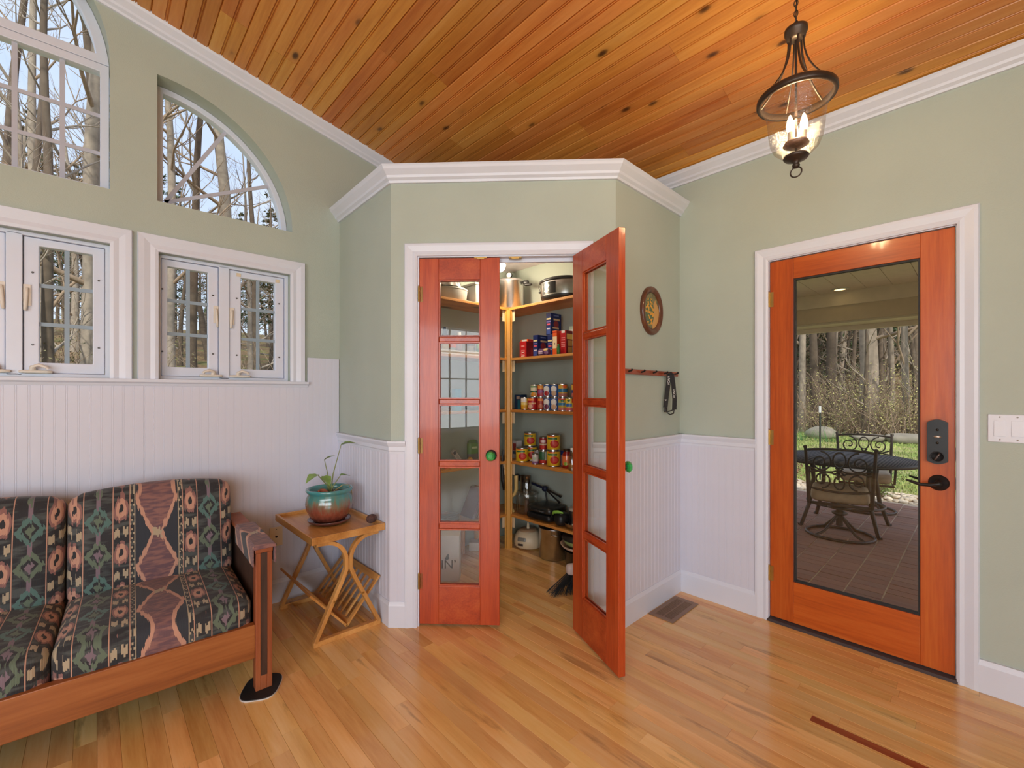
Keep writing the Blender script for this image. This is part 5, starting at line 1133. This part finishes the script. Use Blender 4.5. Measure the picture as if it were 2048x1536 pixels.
def ground_mat():
    m, t, b = new_mat('lawn_and_leaf_litter'); setp(b, .95, 0, .1)
    g = N(t, 'NewGeometry'); s = N(t, 'SeparateXYZ'); lk(t, g.outputs['Position'], s.inputs[0])
    n1 = N(t, 'TexNoise', i_Scale=.9, i_Detail=5.0); lk(t, g.outputs['Position'], n1.inputs['Vector'])
    n2 = N(t, 'TexNoise', i_Scale=9.0, i_Detail=5.0, i_Roughness=.7); lk(t, g.outputs['Position'], n2.inputs['Vector'])
    grass = MIX(t, RAMP(t, n1.outputs[0], [(.42, 0.), (.6, 1.)]), MIX(t, n2.outputs[0], S(112, 138, 62), S(150, 166, 88)), MIX(t, n2.outputs[0], S(160, 150, 104), S(186, 172, 128)))
    litter = MIX(t, RAMP(t, n2.outputs[0], [(.35, 0.), (.65, 1.)]), S(86, 68, 48), S(150, 124, 92))
    litter = MIX(t, RAMP(t, n1.outputs[0], [(.5, 0.), (.62, .6)]), litter, S(104, 112, 62))
    wd = MA(t, 'MAXIMUM', MA(t, 'MULTIPLY', MA(t, 'SUBTRACT', s.outputs['X'], 18.5), .5), MA(t, 'MULTIPLY', MA(t, 'SUBTRACT', s.outputs['Y'], 6.5), .4))
    wd = MA(t, 'ADD', wd, MA(t, 'MULTIPLY', MA(t, 'SUBTRACT', n1.outputs[0], .5), 2.))
    f = RAMP(t, wd, [(0., 0.), (1., 1.)]); lk(t, MIX(t, f, grass, litter), b.inputs['Base Color'])
    BUMP(t, b, n2.outputs[0], .8, .06); return m
gr_o = struct(gm_.build('ground', ground_mat()), 'spring lawn running up to the leaf strewn woods')
# lawn grass blades near the patio
gb = MB(); rng = random.Random(21)
for i in range(16000):
    d_ = 7.6+12*rng.random()**1.4; y_ = d_*rng.uniform(.03, .33); x_ = d_
    z_ = hill(x_, y_); h_ = rng.uniform(.03, .075); a = rng.random()*6.28; w2 = .004+.0009*d_
    gb.add([(x_-w2*cos(a), y_-w2*sin(a), z_-.01), (x_+w2*cos(a), y_+w2*sin(a), z_-.01), (x_+rng.uniform(-.02, .02), y_+rng.uniform(-.02, .02), z_+h_)], [(0, 1, 2)])
go_ = gb.build('lawn_grass', plain('grass_blade', S(152, 164, 94), .8, var=.35, scale=.8)); go_['kind'] = 'stuff'; tag(go_, 'short spring grass of the lawn beyond the patio', 'grass')

# patio bricks
PZ = -.10; BRX, BRY = .102, .205
pat = struct(B((XR+.17, 7.45, -2.2, 3.4, PZ-.2, PZ-.0035)).build('floor_patio', plain('sand_mortar', S(206, 182, 150), .95, var=.15, scale=20)), 'red brick patio outside the entrance door')
bmesh_ = MB(); bmesh_.box(-.0475, .0475, -.098, .098, -.03, 0)
def brick_mat():
    m, t, b = new_mat('patio_brick'); setp(b, .85, 0, .25)
    oi = N(t, 'ObjectInfo'); g = N(t, 'NewGeometry'); n = N(t, 'TexNoise', i_Scale=22.0, i_Detail=4.0); lk(t, g.outputs['Position'], n.inputs['Vector'])
    n0 = N(t, 'TexNoise', i_Scale=1.1, i_Detail=1.0); lk(t, g.outputs['Position'], n0.inputs['Vector'])
    c = RAMP(t, MA(t, 'ADD', MA(t, 'MULTIPLY', oi.outputs['Random'], .7), MA(t, 'MULTIPLY', n0.outputs[0], .3)), [(0., S(150, 108, 90)), (.4, S(170, 124, 102)), (.7, S(156, 120, 104)), (1., S(182, 140, 116))])
    lk(t, MIX(t, MA(t, 'MULTIPLY', n.outputs[0], .5), c, S(134, 104, 90)), b.inputs['Base Color']); BUMP(t, b, n.outputs[0], .3, .004); return m
BRICK = brick_mat(); bdat = bmesh_.data('brick', BRICK)
cand = []; rng = random.Random(5); col_i = 0; y_ = -2.1
while y_ < 3.3:
    x_ = XR+.25+(.051 if col_i % 2 else 0)
    while x_ < 7.38:
        cand.append((x_, y_)); x_ += BRX
    y_ += BRY; col_i += 1
def inview(p): return .055*p[0]-.12 < p[1] < .262*p[0]+.08
cand.sort(key=lambda p: (not inview(p), p[0])); restb = MB()
for i, (x_, y_) in enumerate(cand):
    dz = rng.uniform(-.002, .002)
    if i < 298:
        o = link('brick', bdat, pat); o.location = (x_, y_, PZ+dz); o.rotation_euler = (0, 0, rng.uniform(-.012, .012))
    else: restb.M = Matrix.Translation((x_, y_, PZ+dz)); restb.box(-.0475, .0475, -.098, .098, -.03, 0)
ro = restb.build('brick_rest', BRICK, pat); ro['kind'] = 'stuff'
# porch roof: soffit, beam, recessed lamp, gutter edge
BEIGE = plain('porch_soffit_beige', S(226, 210, 186), .6, var=.04)
pr = sroot('ceiling_porch', (0, 0, 0), 0, 'beige porch ceiling over the patio')
cz_ = 2.34; bxx = 5.7
zb0 = EYE+(HOR-662)/F_PX*(bxx*cos(YAW)+.245*bxx*sin(YAW)) ; zb1 = EYE+(HOR-604)/F_PX*(bxx*cos(YAW)+.245*bxx*sin(YAW))
cz_ = max(2.3, zb1+.05)
for i in range(28):
    yb_ = -2.2+i*.2; B((XR+.17, bxx+.02, yb_, yb_+.196, cz_, cz_+.02)).build('soffit_board', BEIGE, pr)
B((XR+.17, bxx+.4, -2.25, 3.45, cz_+.021, cz_+.1)).build('roof_deck', plain('roof_dark', S(60, 56, 54), .9), pr)
zm = zb0+(cz_-zb0)*.62
B((bxx, bxx+.04, -2.2, 3.4, zm, cz_)).build('beam_board', BEIGE, pr); B((bxx+.02, bxx+.07, -2.2, 3.4, zb0+.07, zm+.003)).build('beam_board', plain('porch_beam_tan', S(206, 186, 156), .6, var=.04), pr)
B((bxx+.05, bxx+.36, -2.2, 3.4, zb0+.05, zb0+.075)).build('fascia_soffit', plain('eave_cream', S(214, 200, 170), .6), pr)
B((bxx+.34, bxx+.38, -2.2, 3.4, zb0+.0, zb0+.16)).build('gutter_face', BEIGE, pr)
lp_ = atz(1680, 579, cz_-.002)
dl = thing('porch_downlight', 'small glowing recessed light in the porch ceiling', 'lamp', (lp_.x, lp_.y, cz_), 0)
m = MB(); m.lathe([(.05, .002), (.075, .002), (.08, -.004), (.05, -.006)], 24); m.build('trim_ring', plain('ring_white', S(220, 214, 200), .5), dl)
m = MB(); m.lathe([(0, -.003), (.05, -.003)], 20); m.build('lens', emit('downlight_glow', (1, .72, .32), 3), dl)

# patio furniture
TABLE = Vector((5.75, .99, PZ)); 
tbl = thing('patio_table', 'round dark metal patio table on the brick patio', 'table', tuple(TABLE), 0)
def mesh_top():
    m, t, b = new_mat('woven_metal_top'); setp(b, .75, .1, .3)
    tc = N(t, 'TexCoord'); w1 = N(t, 'TexWave', i_Scale=26.0, i_Distortion=2.5); w1.wave_type = 'RINGS'; lk(t, tc.outputs['Object'], w1.inputs['Vector'])
    lk(t, RAMP(t, w1.outputs['Fac'], [(.3, S(44, 40, 40)), (.7, S(96, 90, 86))]), b.inputs['Base Color']); BUMP(t, b, w1.outputs['Fac'], .6, .006); return m
TR = .60; TT = .715
m = MB(); m.lathe([(0, TT-.012), (TR, TT-.012), (TR, TT), (0, TT+.001)], 56); m.build('table_top', mesh_top(), tbl)
m = MB(); m.lathe([(TR-.01, TT-.03), (TR+.008, TT-.03), (TR+.012, TT-.012), (TR+.006, TT+.002), (TR-.01, TT-.001), (TR-.01, TT-.03)], 56); m.build('rim', IRON, tbl)
for i in range(4):
    a = pi/4+i*pi/2; d = Vector((cos(a), sin(a), 0)); m = MB(); m.tube([d*.34+UP*(TT-.02), d*.32+UP*.5, d*.36+UP*.25, d*.45+UP*.01, d*.47+UP*.004], [.022, .02, .019, .018, .022], 8); m.build('leg', IRON, tbl)
m = MB(); m.tube([Vector((.33*cos(a), .33*sin(a), .24)) for a in [2*pi*i/32 for i in range(32)]], .012, 7, True); m.build('stretcher_ring', IRON, tbl)
def spiral(cx, cz, r, turns, start, sgn, n=26):
    return [(cx+r*(1-.82*i/n)*cos(start+sgn*turns*2*pi*i/n), cz+r*(1-.82*i/n)*sin(start+sgn*turns*2*pi*i/n)) for i in range(n+1)]
CUSH = plain('tan_cushion', S(176, 152, 122), .85, var=.1, scale=20, bump=.3, bscale=200)
def patio_chair(label, loc, rz):
    """backrest towards local -y"""
    c = thing('patio_chair', label, 'chair', loc, rz)
    yb = lambda z_: -.255-.12*max(0, z_-.40)/.5
    bk = MB(); 
    def pl(pts, r_=.0085): bk.tube([(x_, yb(z_), z_) for x_, z_ in pts], r_, 6)
    bk2 = MB()
    for s_ in (-1, 1): bk2.tube([(s_*.275, yb(.36), .34), (s_*.285, yb(.6), .6), (s_*.30, yb(.88), .88), (s_*.303, yb(.90)-.01, .905)], [.017, .017, .015, .02], 8)
    bk2.tube([(x_, yb(.87), .872-.018*(1-(x_/.3)**2)*-1) for x_ in [-.30+.06*i for i in range(11)]], .012, 7)
    bk2.tube([(x_, yb(.49), .50-.03*(1-(x_/.28)**2)) for x_ in [-.28+.056*i for i in range(11)]], .011, 7)
    fo = bk2.build('back_frame', IRON, c)
    for s_ in (-1, 1):
        for pts in (spiral(s_*.165, .76, .105, 1.55, pi/2 if s_ > 0 else pi/2, s_), spiral(s_*.155, .585, .085, 1.5, -pi/2, -s_)):
            bk = MB(); pl(pts); bk.build('scroll', IRON, fo)
        bk = MB(); pl([(s_*.27, .70), (s_*.16, .66), (s_*.06, .67), (0, .69)]); pl([(s_*.27, .655), (s_*.16, .672), (s_*.06, .655), (0, .63)]); bk.build('scroll', IRON, fo)
        bk = MB(); pl([(s_*.05*sin(a)*1.1, .785+.075*cos(a)) for a in [pi*i/12 for i in range(13)]]); pl([(s_*.045*sin(a), .565-.065*cos(a)) for a in [pi*i/12 for i in range(13)]]); pl([(s_*.035, .71), (-s_*.05, .64)]); bk.build('scroll', IRON, fo)
        ar = MB(); ar.tube([(s_*.285, yb(.62)+.0, .63), (s_*.30, -.1, .645), (s_*.30, .14, .64), (s_*.30, .235, .61), (s_*.295, .245, .56), (s_*.285, .20, .36)], [.013, .016, .018, .017, .014, .013], 8); ar.build('arm', IRON, c)
    st = MB()
    st.tube([(-.27, -.25, .345), (.27, -.25, .345), (.275, .25, .345), (-.275, .25, .345)], .015, 7, True); st.tube([(-.2, -.2, .34), (0, 0, .30), (.2, .2, .34)], .012, 6); st.tube([(.2, -.2, .34), (0, 0, .30), (-.2, .2, .34)], .012, 6)
    st.build('seat_frame', IRON, c)
    m = MB(); m.soft(.52, .5, .13, .045, 8, .012, c=(0, 0, .425)); m.build('seat_cushion', CUSH, c)
    m = MB(); m.cyl((0, 0, .1), (0, 0, .31), .035, .03, 14); m.lathe([(.03, .2), (.07, .215), (.075, .235), (.03, .25)], 20); m.lathe([(.03, .265), (.11, .275), (.115, .29), (.03, .30)], 20); m.build('swivel', IRON, c)
    m = MB(); m.tube([(.315*cos(a), .295*sin(a), .014) for a in [2*pi*i/40 for i in range(40)]], .014, 8, True); m.build('base_ring', IRON, c)
    for i in range(4):
        a = pi/4+i*pi/2; d = Vector((cos(a), sin(a), 0)); m = MB(); m.tube([d*.02+UP*.2, d*.1+UP*.13, d*.2+UP*.05, d*.305+UP*.02], [.016, .014, .013, .012], 7); m.build('leg', IRON, c)
    return c
va = atan2(.94, 5.3)
patio_chair('cast metal swivel patio chair with a tan cushion, its back to the entrance door', (5.31, .955, PZ), va-pi/2).scale = (.87, .87, .98)
patio_chair('cast metal patio chair on the lawn side of the table', (6.72, .96, PZ), va+pi/2).scale = (.9, .9, .98)
# planter by the door side of the far chair
# lawn edge: rock bed, shrub, rocks, stake, bulbs
rb = MB(); rng = random.Random(8)
for i in range(420):
    x_ = 7.5+rng.random()*.75; y_ = rng.uniform(-.6, 2.9); r_ = rng.uniform(.02, .055)
    rb.M = Matrix.Translation((x_, y_, -.12+r_*.2)) @ Matrix.Rotation(rng.random()*3, 4, 'Z') @ Matrix.Diagonal((1, .75, .5, 1)); rb.soft(2*r_, 2*r_, 2*r_, r_*.7, 1)
B((7.45, 8.35, -1.2, 3.4, -.4, -.13)).build('bed_soil', plain('bed_soil', S(150, 130, 104), .95), pat)
ro = rb.build('river_stones', plain('river_stone', S(196, 182, 160), .8, var=.3, scale=4)); ro['kind'] = 'stuff'; tag(ro, 'pale river stones edging the brick patio', 'stones')
def twig_shrub(seed, h, spread, n, leaf_n):
    rng = random.Random(seed); tw = MB(); lf = MB()
    for i in range(n):
        a = rng.random()*6.28; p = Vector((rng.uniform(-.3, .3)*h, rng.uniform(-.3, .3)*h, 0)) if h > 1 else Vector((rng.uniform(-.05, .05), rng.uniform(-.05, .05), 0)); d = Vector((cos(a)*spread*rng.random(), sin(a)*spread*rng.random(), 1)).normalized(); pts = [p.copy()]
        for k in range(4):
            d = (d+Vector((rng.uniform(-.5, .5), rng.uniform(-.5, .5), rng.uniform(-.3, .25)))).normalized(); p = p+d*h/4*rng.uniform(.7, 1.1); pts.append(p.copy())
        tw.tube(pts, [.0038*h, .0032*h, .0026*h, .002*h, .001*h], 4, caps=False)
        for k in range(leaf_n):
            q = pts[rng.randint(1, 4)]+Vector((rng.uniform(-.1, .1), rng.uniform(-.1, .1), rng.uniform(-.1, .1)))*h; lz = .03*min(h, 1.1); v_ = Vector((rng.uniform(-1, 1), rng.uniform(-1, 1), rng.uniform(-1, 1))).normalized()*lz; w_ = v_.orthogonal().normalized()*lz*.5
            lf.add([q-v_, q+w_, q+v_, q-w_], [(0, 1, 2, 3)])
    return tw, lf
BARK = plain('grey_bark', S(150, 136, 120), .9, var=.25, scale=6, bump=.8, bscale=30); BARKD = plain('brown_bark', S(96, 82, 68), .9, var=.25, scale=6, bump=.8, bscale=30)
TWIG = plain('twig_brown', S(150, 128, 106), .9, var=.2)
def shrub(label, loc, h, spread, n, leaf_n, leafc, seed, group=None):
    t_ = thing('shrub', label, 'shrub', loc, 0, group); a, b_ = twig_shrub(seed, h, spread, n, leaf_n)
    a.build('stems', TWIG, t_)['kind'] = 'stuff'; b_.build('foliage', plain('shrub_leaf_%d' % seed, leafc, .7, var=.3), t_)['kind'] = 'stuff'
e = atz(1790, 975, -.12); shrub('low green shrub at the edge of the patio beside the table', (7.85, .98, -.14), .55, .9, 46, 26, S(110, 136, 64), 31)
shrub('brown dried shrub at the patio edge behind the near chair', (7.8, 2.05, -.14), .5, .9, 40, 20, S(126, 84, 62), 32)
def boulder(label, loc, sx_, sy_, sz_, seed):
    rng = random.Random(seed); m = MB(); m.soft(1, 1, 1, .42, 5)
    m.v = [(x_*sx_*(1+.12*sin(5*y_+seed)), y_*sy_*(1+.12*sin(6*z_+seed)), z_*sz_*(1+.1*sin(7*x_))) for x_, y_, z_ in m.v]
    o = m.build('boulder', plain('grey_boulder', S(138, 130, 114), .9, var=.2, scale=3, bump=.8, bscale=12), loc=(loc[0], loc[1], loc[2]+sz_*.32)); tag(o, label, 'rock')
for lb, u, v, sx_, sy_, sz_ in (('long pale boulder at the wood edge right of the far chair', 1815, 882, .7, 1.05, .34), ('rounded tan boulder at the wood edge beside the metal stake', 1642, 866, .7, .85, .45), ('flat pale boulder at the wood edge behind the far chair', 1740, 868, .6, .9, .26)):
    e = atz(u, v, -.16); k_ = min(1, 17.5/e.x); boulder(lb, (e.x*k_, e.y*k_, hill(e.x*k_, e.y*k_)), sx_, sy_, sz_, int(u))
e = atx(1641, 890, 9.6); sk_ = thing('metal_stake', 'thin dark metal fence stake with a white tip on the lawn', 'stake', (9.6, e.y, hill(9.6, e.y)), 0)
ht = atx(1649, 812, 9.6).z-hill(9.6, e.y)
m = MB(); m.box(-.02, .02, -.004, .004, -.1, ht-.12); m.box(-.004, .004, -.0, .02, -.1, ht-.12); m.build('shaft', plain('stake_green', S(44, 54, 48), .6), sk_); m = MB(); m.box(-.021, .021, -.006, .022, ht-.12, ht); m.build('tip', plain('white_tip', S(220, 220, 216), .6), sk_)
for lb, u in (('clump of green bulb leaves left of the tan boulder', 1606), ('clump of green bulb leaves right of the tan boulder', 1662)):
    e = atx(u, 868, 16.4); t_ = thing('bulb_clump', lb, 'plant', (16.4, e.y, hill(16.4, e.y)), 0); m = MB(); rng = random.Random(u)
    for i in range(70):
        a = rng.random()*6.28; r_ = .35*rng.random(); h_ = rng.uniform(.3, .55); l_ = rng.uniform(.05, .22)
        m.add([(r_*cos(a)-.015, r_*sin(a), 0), (r_*cos(a)+.015, r_*sin(a), 0), (r_*cos(a)*1.3+l_*cos(a), r_*sin(a)*1.3+l_*sin(a), h_)], [(0, 1, 2)])
    m.build('leaves', plain('bulb_leaf', S(84, 136, 72), .6, var=.2), t_)['kind'] = 'stuff'

# ------------------------------------------------------------------ trees
def bare_tree(seed, H, r0, first=.28, nb=16, twig=3):
    rng = random.Random(seed); tr = MB(); br = MB(); pts = []; rs = []; p = Vector((0, 0, -.4)); d = Vector((rng.uniform(-.03, .03), rng.uniform(-.03, .03), 1)); K = 12
    for i in range(K+1):
        t_ = i/K; pts.append(p.copy()); rs.append(r0*(1.25 if i == 0 else 1)*(1-t_)**.75+.012); d = (d+Vector((rng.uniform(-.05, .05), rng.uniform(-.05, .05), 0))).normalized(); p = p+d*(H/K)
    tr.tube(pts, rs, 9, caps=False)
    def branch(p, d, L, r_, lvl):
        q = [p.copy()]; n = 4 if lvl < 2 else 3
        for k in range(n):
            d = (d+Vector((rng.uniform(-.28, .28), rng.uniform(-.28, .28), rng.uniform(-.12, .26)))).normalized(); p = p+d*L/n; q.append(p.copy())
        br.tube(q, [r_*(1-.8*k/n) for k in range(n+1)], 5 if lvl == 0 else (4 if lvl == 1 else 3), caps=False)
        if lvl < twig-0 and lvl < 3:
            for k in range((3, 3, 2)[lvl]):
                j = rng.randint(1, n-1); a = rng.random()*6.28; nd = (d+Vector((cos(a), sin(a), rng.uniform(-.2, .6)))*.8).normalized(); branch(q[j], nd, L*rng.uniform(.4, .65), max(.004, r_*.45), lvl+1)
    for i in range(nb):
        t_ = first+(1-first)*(i+rng.random()*.6)/nb*.95; j = min(K-1, int(t_*K)); f = t_*K-j; b0 = pts[j].lerp(pts[j+1], f); a = rng.random()*6.28
        L = H*(.24-.14*t_)*rng.uniform(.7, 1.3); branch(b0, Vector((cos(a), sin(a), rng.uniform(.25, .9))).normalized(), L, rs[j]*.38, 0)
    return tr, br
def pine(seed, H, r0):
    rng = random.Random(seed); tr = MB(); nd = MB(); tr.tube([(0, 0, -.4), (.02, .01, H*.5), (0, 0, H)], [r0, r0*.6, .02], 8, caps=False)
    z_ = H*.16
    while z_ < H*.98:
        n = 5
        for i in range(n):
            a = rng.random()*6.28; L = (H-z_)*.22*rng.uniform(.7, 1.2)+.25; d = Vector((cos(a), sin(a), rng.uniform(-.15, .25))); e = Vector((0, 0, z_))+d*L
            tr.tube([(0, 0, z_), tuple(Vector((0, 0, z_))+d*L*.5+UP*.03*L), tuple(e)], [.03, .018, .006], 4, caps=False)
            for k in range(34):
                q = Vector((0, 0, z_))+d*L*rng.uniform(.25, 1.03)+Vector((rng.gauss(0, .10*L), rng.gauss(0, .10*L), rng.gauss(.02, .05*L)))
                v_ = Vector((rng.uniform(-1, 1), rng.uniform(-1, 1), rng.uniform(-.5, .8))).normalized()*rng.uniform(.14, .3); w_ = v_.orthogonal().normalized()*.05
                nd.add([q-v_*.3, q+w_, q+v_, q-w_], [(0, 1, 2, 3)])
        z_ += H*.045
    return tr, nd
TREES = []
for sd, H_, r_, fi, nb_ in ((1, 17, .2, .2, 11), (2, 15, .17, .28, 10), (3, 16, .15, .14, 12), (4, 12, .1, .1, 11)):
    a, b_ = bare_tree(sd, H_, r_, fi, nb_); TREES.append((a.data('trunk', BARK if sd % 2 else BARKD), b_.data('branches', TWIG if sd % 2 else BARK), r_, H_))
a, b_ = pine(9, 15, .16); PINEM = plain('pine_needle', S(58, 78, 44), .8, var=.35, scale=1.2)
PN = (a.data('trunk', BARKD), b_.data('needles', PINEM))
def put_tree(kind, x, y, r_, rz, label, group, hs=1.):
    td, bd_, r0, H_ = TREES[kind]; t_ = thing('bare_tree', label, 'tree', (x, y, hill(x, y)), rz, group); t_.scale = (r_/r0, r_/r0, hs)
    link('trunk', td, t_); o = link('branches', bd_, t_); o['kind'] = 'stuff'
def put_pine(x, y, s_, rz, label, group):
    t_ = thing('pine_tree', label, 'tree', (x, y, hill(x, y)), rz, group); t_.scale = (s_, s_, s_)
    link('trunk', PN[0], t_); o = link('needles', PN[1], t_); o['kind'] = 'stuff'
LW, LWP = 'bare tree standing in the woods beyond the arched windows', 'trees outside the window wall'
for u, y_, r_, kd in ((180, 13, .17, 0), (212, 15.5, .16, 1), (108, 12, .09, 3), (40, 11.5, .07, 3), (338, 16, .13, 2), (385, 18, .15, 1), (455, 17, .22, 0), (500, 20, .1, 2), (540, 21, .1, 3), (70, 20, .16, 2), (0, 17, .14, 1), (275, 17, .13, 2), (240, 22, .16, 1), (420, 24, .13, 3), (560, 25, .14, 1), (150, 25, .14, 2), (310, 27, .15, 0), (20, 26, .15, 0), (90, 15, .10, 2), (360, 22, .08, 3), (520, 15.5, .09, 3)):
    d = ray(u, HOR); x_ = d.x/d.y*y_; put_tree(kd, x_, y_, r_, u*.7, {180: 'thick rough barked tree close outside the large arched window', 455: 'broad grey trunk seen through the quarter round window'}.get(u, LW), LWP, 1. if y_ < 19 else .6)
rng = random.Random(77)
for i in range(30):
    y_ = rng.uniform(24, 44); u = rng.uniform(-120, 640); d = ray(u, HOR); put_tree(rng.choice((1, 2, 3, 3)), d.x/d.y*y_, y_, rng.uniform(.07, .17), rng.random()*6, LW, LWP, rng.uniform(.4, .58))
for i in range(9):
    y_ = rng.uniform(24, 42); u = (540, 515, 350, 60, 150, 480, 565, 300, 400)[i]; d = ray(u, HOR); put_pine(d.x/d.y*y_, y_, rng.uniform(.55, .8), rng.random()*6, 'dark evergreen among the bare trees beyond the window wall', 'evergreens outside the window wall')
RW, RWP = 'bare tree standing in the woods across the lawn', 'trees across the lawn'
for u, x_, r_, kd in ((1604, 19.5, .12, 0), (1628, 20.5, .15, 1), (1662, 23, .2, 1), (1740, 20, .29, 0), (1786, 21, .09, 2), (1812, 19.5, .1, 2), (1832, 22, .11, 1), (1683, 25, .13, 2), (1697, 24, .09, 3), (1716, 27, .14, 1), (1765, 25, .1, 3), (1726, 18.6, .06, 3), (1845, 19, .07, 3), (1590, 22, .12, 2)):
    d = ray(u, HOR); put_tree(kd, x_, d.y/d.x*x_, r_, u*.9, 'thickest trunk at the wood edge behind the patio table' if u == 1740 else RW, RWP)
for i in range(34):
    x_ = rng.uniform(20, 44); u = rng.uniform(1500, 1960); d = ray(u, HOR); put_tree(rng.choice((1, 2, 3, 3, 3)), x_, d.y/d.x*x_, rng.uniform(.05, .12), rng.random()*6, RW, RWP, rng.uniform(.6, 1.))
for i in range(26):
    x_ = rng.uniform(25, 42); u = rng.uniform(1520, 1900); d = ray(u, HOR); put_pine(x_, d.y/d.x*x_, rng.uniform(.55, .95), rng.random()*6, 'dark evergreen in the woods across the lawn', 'evergreens across the lawn')
for i in range(16):
    x_ = rng.uniform(18.4, 22); u = 1580+i*19; d = ray(u, HOR); shrub('tangled leafing bush along the wood edge across the lawn', (x_, d.y/d.x*x_, hill(x_, d.y/d.x*x_)), rng.uniform(1.4, 3.4), 1.2, 46, 9, S(170, 164, 100), 100+i, 'wood edge bushes')
for i in range(14):
    y_ = rng.uniform(9, 17); u = rng.uniform(-40, 600); d = ray(u, HOR); shrub('bare brushy undergrowth outside the lower windows', (d.x/d.y*y_, y_, hill(d.x/d.y*y_, y_)), rng.uniform(1.4, 2.8), 1.0, 40, 8, S(120, 110, 70), 140+i, 'undergrowth outside the windows')
